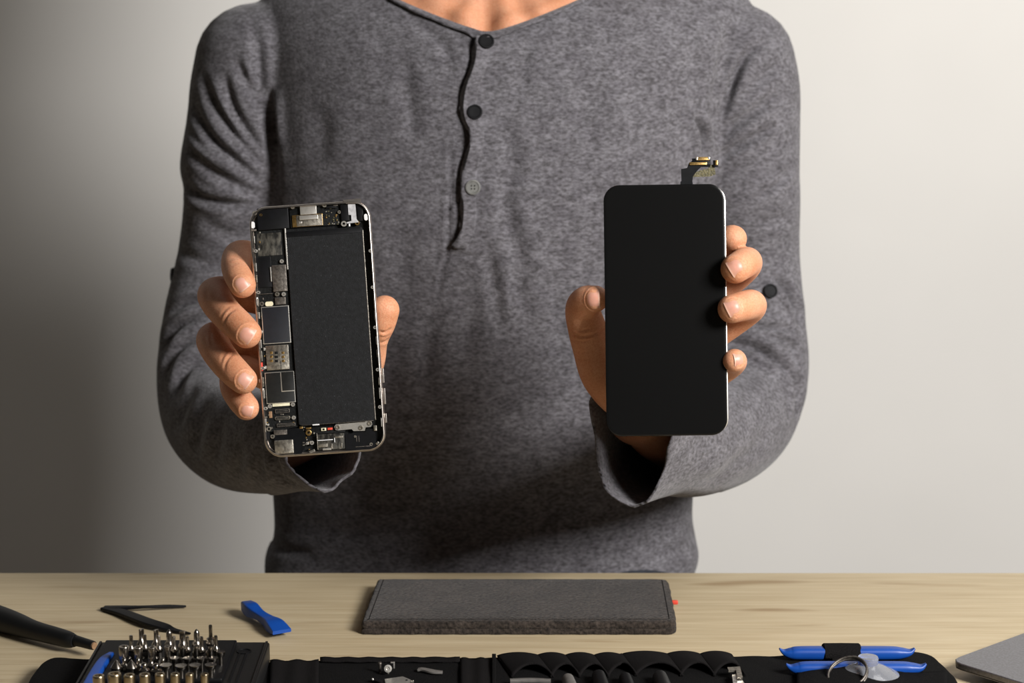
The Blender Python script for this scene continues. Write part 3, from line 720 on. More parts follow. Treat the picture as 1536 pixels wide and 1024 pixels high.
def chip(cx, cy, w, h, m, rot=0, rim=1.0):
    c = add('chip', P1.box(cx, cy, w, h, -3.2, -1.9, .0001), M_bright, brd)
    add('chip_cover', P1.box(cx, cy, w-2*rim, h-2*rim, -1.95, -1.78, .00005), m, c)
    return c
chip(413.6, 487, 41.5, 56, M_chip, rim=1.1)
sim = add('card_reader', P1.box(415.8, 536, 34, 37, -3.2, -2.1, .0002), M_steel, brd, 'silver card reader cage with contact holes')
for i in range(3):
    for dx, m in ((-9, M_gold), (-1.5, M_pcb), (8.5, M_gold)):
        add('contact', P1.box(415.3+dx+i*.25, 529+i*6.1, 5 if m is M_pcb else 4, 3.8, -2.15, -1.95, .0001), m, sim)
add('slot', P1.box(421, 547, .9, 13, -2.15, -2.0, .00005), M_pcb, sim)
add('side_tab', P1.box(396, 523.5, 2.6, 4.6, -3.2, -1.8), M_bright, sim); add('side_tab', P1.box(397.6, 551, 2.6, 4.6, -3.2, -1.8), M_bright, sim)
c2 = chip(419.8, 581, 43.5, 47, M_chip2, rim=.9)
add('window_frame', P1.box(431, 572, 20.5, 30, -1.8, -1.66, .00005), M_bright, c2); add('window_cover', P1.box(431.4, 571.4, 18.6, 28.2, -1.68, -1.6, .00005), M_chip2, c2)
add('label_bar', P1.box(421, 607, 26, 4.2, -3.2, -2.3, .0001), M_cream, brd, 'narrow cream bar')
for x, y in ((404.2, 609.3), (438.7, 606.8), (440, 626.4)): add('screw', P1.screw(x, y, 3.1, -3.2, -1.9), M_bright)
def conn(cx, cy, w, h, m=M_dsteel, round_=False):
    c = add('connector', P1.rr(cx, cy, w, h, h*.45 if round_ else .8, -3.2, -2.2), m, brd)
    add('socket', P1.rr(cx, cy, w-2.4, h-2.2, h*.3 if round_ else .4, -2.25, -2.12, .03), M_pcb, c)
    add('pin_row', P1.box(cx, cy, w-5, .8, -2.14, -2.0, .00003), m, c)
conn(422.8, 616.3, 22, 6.2); conn(423.2, 627, 23, 5.6, M_steel, True); conn(428.5, 637.2, 28, 5.2)
add('component', P1.box(405.2, 622, 4.6, 10, -3.2, -2.3), M_copper, brd)
add('component', P1.box(401.5, 637.2, 3, 3, -3.2, -2.2), M_bright, brd)
add('screw_post', P1.ring(402.6, 643.5, 3.6, 1.8, -5.1, -2.4), M_steel)
# bottom
add('flex_cable', P1.poly([(413,646),(436,643),(450,642),(458,650),(458,668),(452,680),(440,681),(436,662),(410,664)], -4.2, -2.7), M_flex)
add('flex_pad', P1.box(420, 648.5, 20, 7.5, -2.7, -2.4), M_dsteel)
add('screw', P1.screw(408.2, 654.8, 3.2, -5, -2.3), M_steel); add('side_clip', P1.box(399, 654, 9, 12, -5.1, -2.6), M_blackpl)
add('vibration_motor', P1.box(425.6, 670.3, 28.5, 21, -5.1, -1.5, .0005), M_steel, label='square silver vibration motor')
add('gold_ring', P1.ring(462.3, 649, 4.4, 2.0, -4, -2.2), M_gold); add('gold_pad', P1.box(451, 641.5, 5, 3.4, -4, -2.6), M_gold); add('gold_pad', P1.box(462, 642.3, 8, 2.6, -4, -2.6), M_gold)
add('screw', P1.screw(467.3, 664.3, 3, -5, -2.4), M_bright); add('spring_clip', P1.box(460.5, 665, 4.5, 4, -5, -2.6), M_bright)
add('lower_board', P1.box(487, 645.5, 60, 10, -5.1, -3.2), M_pcb)
add('white_tab', P1.box(473.5, 636.6, 10.5, 2.6, -4, -1.3), M_white); add('cream_component', P1.box(485, 644, 7.5, 4.6, -3.2, -2.2), M_cream); add('component_mark', P1.box(485, 644, 3.2, 2.8, -2.25, -2.1, .00003), M_pcb)
add('red_component', P1.box(494.5, 643.1, 7.5, 3.4, -3.2, -2.1), M_red, label='small red component')
brk = add('bracket', P1.poly([(501,640),(503.5,636.5),(508,636),(538,633.5),(547,633),(548,630),(556,630),(558,636),(556,640),(548,641),(547,646),(530,646.5),(527,643.5),(508,645.5),(503,645)], -3.0, -1.9), M_bright, label='silver bracket below the battery')
for x, y in ((506.4, 640.6), (541, 641.4), (554, 634.8)): add('screw', P1.screw(x, y, 3.3, -1.9, -1.3), M_steel)
add('clear_cover', P1.box(496, 662.5, 41, 24, -4.0, -2.2, .0004), M_tape, label='cloudy clear cover')
add('clear_rib', P1.box(487, 660, 24, 1.2, -2.2, -1.6, .0001), M_white); add('clear_rib', P1.box(475.6, 662, 1.1, 25, -2.6, -1.6, .0001), M_steel); add('clear_rib', P1.box(501.5, 660, 1.0, 7, -2.3, -1.7, .0001), M_white)
add('foil_strip', P1.box(490, 673.6, 13, 3, -2.4, -1.9), M_bright)
spk = add('loudspeaker', P1.poly([(517,652),(527,650),(530,648),(548,647.5),(549,643),(560,643),(563,652),(564,668),(561,672),(540,674),(518,675)], -5.1, -1.9), M_blackpl, label='black loudspeaker module')
for g in (P1.box(538, 658, .8, 9, -1.9, -1.75, .00003), P1.box(534.5, 658, .8, 9, -1.9, -1.75, .00003), P1.box(544, 669.5, 22, .8, -1.9, -1.8, .00003)): add('groove', g, M_dsteel, spk)
add('screw', P1.screw(556.5, 666.3, 2.6, -3, -1.5), M_steel); add('pin', P1.ring(532.2, 654.6, 1.7, .5, -3, -1.6), M_steel)
add('corner_clip', P1.box(562.6, 642, 4.6, 8, -4, -1.0), M_steel); add('corner_clip', P1.box(566.5, 665.5, 5, 5.5, -4, -1.6, rot=35), M_steel); add('corner_clip', P1.box(467.5, 677, 9, 4, -4, -2.2, rot=20), M_steel)
# top
tb_ = add('top_board', P1.box(487, 323, 106, 30, -5.1, -3.4), M_pcb)
gp = add('camera_board', P1.box(460.5, 330, 46, 18, -3.4, -2.7), M_gold, label='gold coloured camera board'); add('camera_plate', P1.box(463.5, 330, 39, 16.5, -2.7, -2.5), M_steel, gp)
add('camera_cover', P1.box(462, 315, 24.5, 12.5, -3, -1.2, .0002), M_bright, label='silver camera cover'); add('camera_bracket', P1.box(462.5, 325.7, 28, 6.4, -2.5, -1.7), M_bright)
for i in range(4): add('rivet', P1.ring(451.5+i*7, 320.6+(-.5*i), 1.6, .4, -2.5, -1.5), M_bright)
add('solder_point', P1.box(450, 333.4, 5, 3, -2.6, -2.2), M_bright)
for x, y in ((438.5, 310), (486.3, 307.4)): add('stud', P1.ring(x, y, 3.2, 1, -5, -1.4), M_steel)
for i in range(22):
    x, y = 488+rng.uniform(0, 19), 312+rng.uniform(0, 26); add('component', P1.box(x, y, rng.uniform(1.2, 3), rng.uniform(1.2, 3), -3.4, -3.0, .00005), [M_steel, M_pcbg, M_gold, M_pcbg][i % 4], tb_)
add('sensor_block', P1.box(496, 309, 16, 6, -3.4, -2.2), M_blackpl); add('sensor_window', P1.box(503, 307.5, 6.5, 1.6, -2.2, -2.0, .00003), M_dsteel)
add('lens_ring', P1.ring(508.5, 317.6, 2.6, 1, -3.6, -2), M_steel)
add('camera_module', P1.box(517, 318, 13, 27, -5, -1.7, .0004), M_blackpl); add('camera_module', P1.box(540, 318, 9, 27, -5, -1.8, .0004), M_blackpl)
add('white_flex', P1.poly([(521.5,306),(532.5,305),(534.5,328),(538,333),(520,335),(520,333),(527,331),(526.5,322),(522.5,322)], -3, -1.3), M_ash, label='short white flex strip')
add('screw', P1.ring(515.3, 335.3, 4.2, 2, -4, -1.7), M_bright); add('screw', P1.ring(535.5, 334, 3.4, 1.5, -4, -1.7), M_gold); add('peg', P1.box(523.8, 337.2, 2.2, 4, -3, -1.6), M_white)
add('corner_bracket', P1.poly([(514,299.5),(541,297.5),(541,305),(519,305.5)], -3, -.4), M_alu)
add('latch_pill', P1.rr(378.8, 337.2, 5.4, 10, 2.6, -3, -.6), M_white); add('latch_pill', P1.rr(548.6, 325.5, 5.4, 10, 2.6, -3, -.6), M_white)
add('corner_stud', P1.ring(381.5, 319.5, 3.4, 1, -4, -1), M_steel); add('corner_stud', P1.ring(391, 322, 2.4, .8, -4, -1.6), M_gold)
add('corner_latch', P1.box(380, 345, 8, 3, -4, -1.2, rot=0), M_dsteel)
# side rails with clips
for (xa, ya, xb, yb, side) in ((380.5, 350, 399, 640, -1), (557.5, 345, 575.5, 640, 1)):
    nseg = 15
    for i in range(nseg):
        t = (i+.5)/nseg + rng.uniform(-.01, .01); x = xa+(xb-xa)*t; y = ya+(yb-ya)*t
        x -= 3.0*(side > 0)
        if i % 3 == 1: add('side_clip', P1.ring(x-1*side, y, 2.6, 1.0, -4, -.25), M_bright)
        else: add('side_contact', P1.box(x, y, 1.3, rng.uniform(9, 17), -4, -.45, .0001), M_steel if i % 2 else M_bright)
add('red_gasket', P1.box(391, 550, 5, 13, -4, -.9), M_red); add('side_clip', P1.box(390.8, 571, 5.5, 5, -4, -1.3), M_bright); add('side_clip', P1.box(392.5, 585, 6, 5, -4, -1.2), M_bright)
for i in range(46):
    if i < 20: x, y, z = *((386+rng.uniform(0, 5)+14*(i/20), 345+i*14.5+rng.uniform(-4, 4))), -2.8
    elif i < 34: x, y, z = 452+rng.uniform(0, 20), 640+rng.uniform(0, 36), -2.5
    else: x, y, z = 398+rng.uniform(0, 12)+(i % 3)*16, 608+rng.uniform(0, 34), -3.0
    add('component', P1.box(x, y, rng.uniform(1.2, 3.2), rng.uniform(1.2, 3.0), -4, z, .00005), [M_steel, M_gold, M_bright, M_dsteel][i % 4], brd)
for x, y, w_, h_ in ((484, 668, 14, 5), (508, 655, 12, 3), (497, 669, 3, 8), (512, 668, 2, 7)): add('clear_rib', P1.box(x, y, w_, h_, -2.3, -1.9, .0001), M_steel)
add('battery_edge_highlight', P1.box(553.5, 487, .9, 286, -2.2, -1.25, .0001), M_steel, bat); add('battery_edge_highlight', P1.box(506, 634.2, 108, .9, -2.4, -1.4, .0001), M_dsteel, bat)  # pale strips imitate the highlight on the rounded right and bottom battery edges
# buttons on the outer edge
for (x, y, h_) in ((574.2, 563, 22), (576.5, 594, 24), (578.3, 627, 14)): add('side_button', P1.box(x, y, 2.6, h_, -4.6, -2.4, .0002), M_alu)
add('antenna_line', P1.box(384.6, 452, 3.8, 12, -5, -.9), M_white)

# ---- the display assembly
P2 = Dev(998.3, 465, 1.3575, .75); k2 = P2.k
disp = empty('phone_display', P2.w([0, -.08, -.002]), 'black phone display panel with flex cable on top, held up at the right', 'phone screen')
def slab(dev, w, h, r, zs, du=0.):
    R = []
    for d, z in zs: R.append((rrect(w-2*d, h-2*d, max(r-d, .001), 10)+[du, 0], z))
    q, f = stack(R); return dev.w(q), f
Wp, Hp = 182.6*k2, 378*k2
obj('glass', *slab(P2, Wp-.0004, Hp-.0004, 24*k2, [(.0006, -.0013), (.0001, -.0010), (0, -.0006), (.0002, -.0001), (.0008, .0001), (.002, .00015)]), M_glass, disp, label='plain black glass front')
obj('bezel_highlight', *slab(P2, Wp-.0012, Hp-.0014, 24.5*k2, [(.0010, -.0024), (.0002, -.0022), (0, -.0016), (0, -.0010), (.0002, -.00085)], .00105), M_bright, disp, label='thin bright edge standing in for the highlight on the right')  # bright slab shifted right so its sliver imitates the edge highlight
obj('back_plate', *slab(P2, Wp-.004, Hp-.004, 22*k2, [(.0004, -.0036), (0, -.0034), (0, -.0022)]), M_steel, disp)
fx = obj('flex_cable', *P2.poly([(1021,278),(1021,272),(1022.6,271),(1022,253),(1031,251.5),(1034,244),(1040,240),(1066,240),(1066,250),(1052,250),(1046,256),(1040,264),(1039,271),(1040,278)], -2.6, -2.1), M_flex, disp, label='black flex cable')
obj('film', *P2.poly([(1040,262),(1047,256),(1063,252),(1064,247),(1072,246),(1074,261),(1066,264),(1040,265)], -3.0, -2.7), M_pcbg, fx, label='olive translucent film')
obj('connector', *P2.box(1047.5, 245, 26, 4.2, -2.1, -1.0, .0002), M_gold, fx); obj('connector', *P2.box(1054, 237.7, 20.5, 5.2, -2.1, -.9, .0003), M_gold, fx)
obj('connector_body', *P2.box(1052.5, 242, 28, 10, -2.3, -1.5, .0002), M_flex, fx)
obj('connector_tip', *P2.box(1045.5, 237.6, 3, 4, -1.0, -.7, .0001), M_bright, fx); obj('connector_tip', *P2.box(1063.5, 236.8, 3, 4, -1.0, -.7, .0001), M_bright, fx)
obj('connector', *P2.box(1075, 243.6, 4.4, 7.6, -2.1, -1.0, .0003), M_gold, fx); obj('connector_body', *P2.box(1074, 245, 8, 10.5, -2.5, -1.6, .0003), M_flex, fx)
# ================================================================== ROOM AND TABLE
WY = 2.5
def plane_box(name, x0, x1, y0, y1, z0, z1, m, kind='structure'):
    c = np.array([(x0+x1)/2, (y0+y1)/2, (z0+z1)/2]); v, f = box(c, (x1-x0, y1-y0, z1-z0))
    o = obj(name, v, f, m, smooth=False, org=np.array([c[0], c[1], z0])); tag(o, kind=kind); return o
plane_box('wall_back', -2.4, 2.4, WY, WY+.1, 0, 2.7, M_wall)
plane_box('floor', -2.4, 2.4, -1.2, WY, -.05, 0, M_floor)
plane_box('baseboard_back', -2.4, 2.4, WY-.015, WY, 0, .08, M_wall)
TB = T(768, 858)[1]
table = empty('table', (0, (TB+.62)/2, 0), 'pale wooden table across the foreground with fine horizontal grain', 'table')
obj('tabletop', *box((0, (TB+.62)/2, TZ-.016), (2.2, TB-.62, .032), None, .002), M_wood, table)
for x in (-1.02, 1.02):
    for y in (.70, TB-.07): obj('leg', *box((x, y, (TZ-.032)/2), (.06, .06, TZ-.032), None, .003), M_wood, table)

def outline_to_world(pts, h): return np.array([T(x, y, h) for x, y in pts])
def round_poly(P, r, n=5):
    P = np.asarray(P, float); out = []; m = len(P)
    r = r if hasattr(r, '__len__') else [r]*m
    for i in range(m):
        a, b, c = P[i-1], P[i], P[(i+1) % m]; u, w = unit(a-b), unit(c-b); d = min(r[i], .45*np.linalg.norm(a-b), .45*np.linalg.norm(c-b))
        p0, p2 = b+u*d, b+w*d
        for k in range(n+1):
            t = k/n; out.append((1-t)**2*p0 + 2*t*(1-t)*b + t*t*p2)
    return np.array(out)
def inset(P, d):
    """inset of a closed xy outline (counter clockwise positive)"""
    n = len(P); A = .5*sum(P[i][0]*P[(i+1) % n][1]-P[(i+1) % n][0]*P[i][1] for i in range(n)); s = 1 if A > 0 else -1
    out = []
    for i in range(n):
        t = unit(P[(i+1) % n][:2]-P[i-1][:2]); out.append(np.array([P[i][0]-t[1]*d*s, P[i][1]+t[0]*d*s]))
    return np.array(out)

# ---- felt sleeve
S = [T(566, 868, .0085)[:2], T(541, 934, .0085)[:2], T(1016, 934, .0085)[:2], T(1003, 868, .0085)[:2]]
o = round_poly(S, [.004, .003, .007, .008]); zz = lambda P, z: np.column_stack([P, np.full(len(P), TZ+z)])
def dense(P, n=240):
    L = np.r_[0, np.cumsum(np.linalg.norm(np.diff(np.vstack([P, P[:1]]), axis=0), axis=1))]; q = np.linspace(0, L[-1], n, endpoint=False)
    PP = np.vstack([P, P[:1]]); return np.column_stack([np.interp(q, L, PP[:, i]) for i in range(P.shape[1])])
o = dense(o)
def fuzz(P, a, s): n = len(P); t = np.arange(n)/n*2*PI; return P*(1) + np.column_stack([np.sin(t*23+s)+np.sin(t*41+2*s), np.sin(t*31+s)+np.sin(t*53+s)])*a
prof = [(.0012, 0), (.0003, .0006), (0, .002), (.0004, .0039), (.0009, .0043), (.0004, .0047), (0, .0062), (.0004, .0078), (.0014, .0088), (.0035, .0093)]
R = [zz(fuzz(inset(o, d), .00018, i*.7), z) for i, (d, z) in enumerate(prof)]
R += [R[-1]*[k, k, 1] + np.r_[R[-1].mean(0)[:2]*(1-k), .0003] for k in (.85, .4, .05)]
sleeve = obj('felt_sleeve', *stack(R), M_felt, label='dark grey felt pouch lying flat on the table below the hands', cat='pouch')
c = T(1012, 903, .004); obj('tag', *box(c, (.0045, .0028, .0028), None, .0006), M_red, sleeve, label='tiny red fabric tag')
P = inset(o, .0045)
sv = []; n_ = len(P)
for d in (-.0002, .0002):
    sv.append(zz(inset(o, .0050+d), .00955))
v = np.concatenate(sv); f = [[i, (i+1) % n_, n_+(i+1) % n_, n_+i] for i in range(n_)]
obj('stitching', v, f, M_fabric, sleeve)

# ---- generic swept bar with rectangular section: points, half widths, half heights
def bar(P, hw, hh, side=None, n=40, upv=(0,0,1), rnd=.6, K=5):
    Q = cr(np.column_stack([np.asarray(P, float), hw, hh]), n); R = []
    for i in range(n):
        t = unit(Q[min(i+1, n-1), :3]-Q[max(i-1, 0), :3]); u = unit(np.cross(t, upv)); w = np.cross(u, t)
        a, b = max(Q[i,3], .0002), max(Q[i,4], .0002); o = rrect(2*a, 2*b, min(a, b)*rnd, K)
        R.append(Q[i,:3] + np.outer(o[:,0], u) + np.outer(o[:,1], w))
    return stack(R)
# blue wedge
P = [T(370, 908, .0065), T(377, 914, .0070), T(389, 922, .0062), T(401, 930, .0052), T(412, 938, .0050), T(423, 947, .0045)]
obj('pry_pick', *bar(P, [.0040, .0048, .0036, .0040, .0060, .0066], [.0034, .0042, .0028, .0030, .0036, .0012], rnd=.35), M_blue, org=T(398, 928)*[1,1,0]+[0,0,TZ], label='short blue plastic pry tool lying alone on the wood', cat='pry tool')
# tweezers
tw = empty('tweezers', T(200, 925), 'black metal tweezers lying open on the wood behind the bit tray', 'tweezers')
h = .0016
obj('arm', *bar([T(156, 912, h), T(180, 911.5, h+.001), T(215, 910, h+.002), T(250, 909, h+.001), T(279, 909, h)], [.0032, .0030, .0012, .0016, .0010], [.0012, .0011, .0009, .0009, .0006]), M_blackpl, tw)
obj('arm', *bar([T(156, 912, h), T(185, 919, h+.001), T(220, 932, h+.002), T(246, 940, h+.001), T(260, 945, h), T(285, 950, h)], [.0032, .0042, .0046, .0044, .0026, .0009], [.0012, .0012, .0012, .0012, .001, .0006]), M_blackpl, tw)
# screwdriver
sd_ = empty('screwdriver', T(40, 945), 'black handled screwdriver at the left edge pointing at the bit tray', 'screwdriver')
def axis_pts(L): return [T(x, y, .0085) for x, y, r in L], [r/2330 for x, y, r in L]
P, r = axis_pts([(-150, 888, 19), (-120, 894, 21.5), (-60, 909, 22), (0, 928, 20), (25, 936, 18), (45, 943, 15.5), (62, 948, 14.3), (85, 954, 13.6), (103, 959, 12.6), (112, 961, 9.5)])
obj('handle', *tube(P, r, 28, 60, round_end=False, round_start=True), M_grip, sd_)
P, r = axis_pts([(108, 959, 8.6), (125, 963.5, 7.6), (137, 967, 7.2), (140.5, 968, 6.6)])
obj('bit_holder', *tube(P, r, 24, 20, round_end=False), M_grip, sd_)
P, r = axis_pts([(139.5, 967.7, 5.6), (142, 968.4, 5.3)]); obj('socket', *tube(P, r, 20, 6, round_end=False), M_copper, sd_)

# ---- tool roll
RH = .010
top = [(30,1040), (50,1006), (62,992), (78,985), (100,984), (135,987), (300,992), (400,991), (470,989), (540,987), (640,984), (735,984.5), (800,986), (860,984.5), (930,981), (1000,979), (1060,980), (1110,983), (1165,982), (1200,977), (1290,973), (1350,974), (1380,976), (1402,984), (1418,997), (1435,1016), (1450,1040)]
tp = np.array([T(x, y, RH) for x, y in top])[:, :2]
near = 1.12
oo = np.vstack([tp, [[tp[-1,0]+.012, near]], [[tp[0,0]-.012, near]]])[::-1]
o = dense(round_poly(oo, .004, 3), 420)
prof = [(.0015, 0), (.0002, .001), (0, .004), (.0002, .0075), (.0012, .0095), (.003, RH)]
tt = np.arange(len(o))/len(o)*2*PI
R = [zz(inset(o, d), z) + np.column_stack([0*tt, np.sin(tt*47)*.0003+np.sin(tt*29+1)*.0004, np.maximum(0, np.sin(tt*37+2))*.0006*(z > .005)]) for d, z in prof]
roll = obj('tool_roll', *stack(R), M_fabric, label='black fabric tool roll unrolled along the front edge of the table', cat='tool roll')
# stitched hem and panels
def patch(x0, x1, y0, y1, hz, nx, ny, fn, m, name, label=None, thick=.0012):
    V = [T(x0+(x1-x0)*i/(nx-1), y0+(y1-y0)*j/(ny-1), RH) + np.array([0, 0, hz + fn(i/(nx-1), j/(ny-1))]) for j in range(ny) for i in range(nx)]
    f = [[j*nx+i, (j+1)*nx+i, (j+1)*nx+i+1, j*nx+i+1] for j in range(ny-1) for i in range(nx-1)]
    o = obj(name, V, f, m, roll, label=label); q = o.modifiers.new('t', 'SOLIDIFY'); q.thickness = thick; q.offset = -1; return o
patch(405, 478, 993, 1060, .0016, 14, 20, lambda u, v: .0006*math.sin(u*14+v*2), M_elastic, 'webbing')
patch(690, 738, 990, 1060, .0016, 12, 20, lambda u, v: .0006*math.sin(u*12), M_elastic, 'webbing')
patch(480, 690, 989, 995, .0018, 30, 4, lambda u, v: .0003*math.sin(u*40), M_elastic, 'hem')
patch(738, 744, 986, 1060, .0026, 4, 20, lambda u, v: .0004*math.sin(v*9), M_fabric, 'hem')
def bulge(k):
    def fn(u, v):
        s = u - .35*v; s = (s+.35)/1.35
        return .0062*max(0, math.sin(PI*min(1, max(0, s))))**.8*(.55+.45*v)
    return fn
LX = [(745, 810), (804, 850), (846, 893), (889, 935), (930, 1004), (998, 1052), (1048, 1098)]
for k, (a, b) in enumerate(LX):
    nx, ny = 18, 12; V = []
    for j in range(ny):
        for i in range(nx):
            u, v = i/(nx-1), j/(ny-1); y = 985 + 26*v + 9*v*(1-abs(2*u-1)**2*1.0)*-1 + 6*v; x = a + (b-a)*u + 22*v
            p = T(x, y + (983-985)*(x > 930), RH); p[2] += .001 + .0052*math.sin(PI*u)**.7*(.45+.55*v); V.append(p)
    f = [[j*nx+i, (j+1)*nx+i, (j+1)*nx+i+1, j*nx+i+1] for j in range(ny-1) for i in range(nx-1)]
    o_ = obj('elastic_loop', V, f, M_elastic, roll); q = o_.modifiers.new('t', 'SOLIDIFY'); q.thickness = .0012; q.offset = -1
def handle(x0, y0, x1, y1, r, m, label, hz=.0035, name='hand_tool', cat='hand tool'):
    a, b = T(x0, y0, RH+hz), T(x1, y1, RH+hz)
    return obj(name, *tube([a, (a*.7+b*.3), b], [r*.92, r, r*1.05], 18, 14, round_end=True, round_start=True), m, org=a*[1,1,0]+[0,0,TZ+RH], label=label, cat=cat)
handle(852, 1019, 866, 1060, .0042, M_grey, 'grey rounded tool handle poking out of an elastic loop of the tool roll')
handle(898, 1014, 912, 1060, .0046, M_blackpl, 'dark tool handle in the elastic loop just right of the grey handle')
handle(938, 1017, 952, 1060, .0042, M_blackpl, 'dark slim tool handle in the loop before the widest elastic loop')
handle(990, 1016, 1006, 1060, .0050, M_grip, 'thick dark tool handle under the widest elastic loop of the roll')
obj('spudger', *bar([T(765, 1021, RH+.003), T(795, 1020, RH+.003), T(826, 1021, RH+.003)], [.0016, .0018, .0014], [.0012]*3), M_grey, org=T(795, 1020, RH), label='thin grey tool tip under the first elastic loop of the tool roll', cat='spudger')

# ---- small parts in the dark pocket in the middle
sc = empty('small_screw', T(582, 1007, RH), 'tiny bright screw with a round head standing in the black pocket', 'screw')
c = T(582, 1002.5, RH+.0045); obj('head', *lathe([(.0006, 0), (.0024, .0001), (.0024, .0008), (.0012, .0009), (.0010, .0004), (.0003, .0004)], 20, c, frame_from(CAM-c)), M_bright, sc)
obj('shank', *lathe([(.0008, 0), (.0008, .005)], 12, T(582, 1010, RH)), M_steel, sc)
c = T(570, 1009, RH); obj('pin', *lathe([(.0009, 0), (.0009, .006), (.0013, .0062), (.0011, .0070), (.0003, .0072)], 14, c), M_dsteel, org=c, label='thin dull metal pin standing left of the tiny round headed screw', cat='pin')
c = T(591, 1003, RH); obj('hook', *join(box(c+[0,0,.0022], (.0010, .0010, .0044), None, .0002), box(c+[-.0008,0,.0042], (.0026, .0010, .0009), None, .0002)), M_bright, org=c, label='tiny bright hook shaped piece right of the round headed screw', cat='hook')
v, f = bar([T(627, 1004, RH+.002), T(634, 1003.5, RH+.0024), T(650, 1007, RH+.002), T(664, 1008, RH+.0016)], [.0018, .0018, .0022, .0014], [.0007]*4, rnd=.4)
obj('grey_clip', v, f, M_grey, org=T(645, 1006, RH), label='small flat grey clip lying in the pocket', cat='clip')
mb = empty('metal_bracket', T(596, 1020, RH), 'shiny silver bracket half in frame in the dark pocket', 'bracket')
obj('plate', *stack([outline_to_world([(577,1018), (604,1014), (616,1019), (612,1034), (580,1034)], RH+.0028), outline_to_world([(577,1018), (604,1014), (616,1019), (612,1034), (580,1034)], RH+.0036)]), M_bright, mb)
obj('leg', *box(T(606, 1023, RH+.0012), (.012, .0012, .0026), None, .0003), M_steel, mb)
obj('hole', *lathe([(.0007, 0), (.0007, .0003)], 12, T(610, 1020, RH+.0036)), M_blackpl, mb)
v, f = bar([T(559, 1019, RH+.0022), T(566, 1021, RH+.002), T(578, 1027, RH+.0018)], [.0014]*3, [.0008]*3); dk = obj('dark_lever', v, f, M_blackpl, org=T(568, 1023, RH), label='small black lever with a bright pin at the left of the silver bracket', cat='lever')
obj('pin', *sphere(T(559, 1018.6, RH+.003), .0008, 10, 8), M_bright, dk)

# ---- silver clasp
cl = empty('clasp', T(1104, 1012, RH), 'small bent silver clasp between the elastic loops and the blue tools', 'clasp')
def strip(pts, hz, th): P = np.array([T(x, y, RH+hz) for x, y in pts]); return stack([P, P+[0,0,th]])
obj('hook', *strip([(1091,1003), (1110,1002), (1114,1018), (1106,1019), (1104,1007), (1093,1008)], .0050, .0012), M_steel, cl)
obj('plate', *strip([(1098,1015), (1108,1014), (1118,1030), (1100,1030)], .0030, .0014), M_bright, cl)
obj('rivet', *lathe([(.0012, 0), (.0012, .0005), (.0004, .0007)], 14, T(1109, 1019, RH+.0062)), M_dsteel, cl)

# ---- two blue opening tools
def blue_tool(x0, x1, y, hgt, curlL, curlR, label):
    hz = RH + hgt
    a, b = T(x0, y, hz), T(x1, y, hz)
    P = [a+[0,0,.0028], a+[.0028,0,.0006], a+[.007,0,-.0002], a+[.014,0,0], (a+b)/2, b-[.016,0,0], b-[.008,0,.0000], b-[.003,0,-.0006], b+[0,0,.0030]]
    hw = [.0012, .0030, .0042, .0048, .0050, .0048, .0042, .0030, .0012]; hh = [.0004, .0014, .0030, .0038, .0038, .0038, .0030, .0016, .0005]
    return obj('opening_tool', *bar(P, hw, hh, n=70, rnd=.8), M_blue, org=((a+b)/2)*[1,1,0]+[0,0,TZ+RH], label=label, cat='pry tool', group='long blue opening tools held on the tool roll')
blue_tool(1169, 1372, 979, .0044, 1, 1, 'long blue plastic opening tool under the black strap, the farther of the two')
blue_tool(1179, 1389, 1002, .0042, 1, 1, 'long blue plastic opening tool behind the clear suction cup, the nearer of the two')
def strap(xc, hw, y, r, z):
    c = T(xc, y, RH+z); A = np.linspace(-.2, PI+.2, 16); rr = r
    V = []
    for s in (-1, -.97, 0, .97, 1):
        k = 1 if abs(s) < 1 else .94
        for a in A: V.append(c + [s*hw, math.cos(a)*rr*1.15*k, math.sin(a)*rr*k])
    n = len(A); f = [[j*n+i, j*n+i+1, (j+1)*n+i+1, (j+1)*n+i] for j in range(4) for i in range(n-1)]
    o = obj('strap', V, f, M_elastic, roll); q = o.modifiers.new('t', 'SOLIDIFY'); q.thickness = .0014; q.offset = 1
strap(1262, .0108, 980, .0052, .0034)
obj('strap_tail', *box(T(1268, 991, RH+.0016), (.017, .012, .0030), None, .0008), M_elastic, roll)
# black pocket flap hiding the foot of the suction cup
patch(1195, 1420, 1013, 1060, .0030, 40, 10, lambda u, v: .0040*math.sin(PI*min(1, max(0, (u-.02)/.7)))**1.0*(1 if u < .72 else 0)+.0004*math.sin(u*20), M_fabric, 'pocket_flap', thick=.002)
# suction cup with ring
su = empty('suction_cup', T(1300, 1012, RH), 'clear rubber suction cup with a metal pull ring in front of the blue tools', 'suction cup')
c = T(1301, 1019, RH); prof = [(.0225, .0012), (.0220, .0024), (.0165, .0056), (.0110, .0082), (.0072, .0098), (.0062, .0104), (.0064, .0138), (.0060, .0148), (.004, .0150), (.0005, .0150)]
obj('cup', *lathe(prof, 40, c), M_suction, su)
rc = T(1271, 1012, RH+.0075); Rr = .0125
a = np.linspace(0, 2*PI, 90); 
for dz, q in ((0, 0), (.0016, .0004)):
    A = unit(np.array([.93, 0, .36])); B = unit(np.array([-.1, .9, .42]))
    P = [rc + np.array([0,0,dz]) + (A*math.cos(t)*(Rr-q) + B*math.sin(t)*(Rr-q)) for t in np.linspace(0, 2*PI, 60)]
    obj('pull_ring', *tube(P, [.00075]*60, 10, 120, round_end=False), M_dsteel, su)

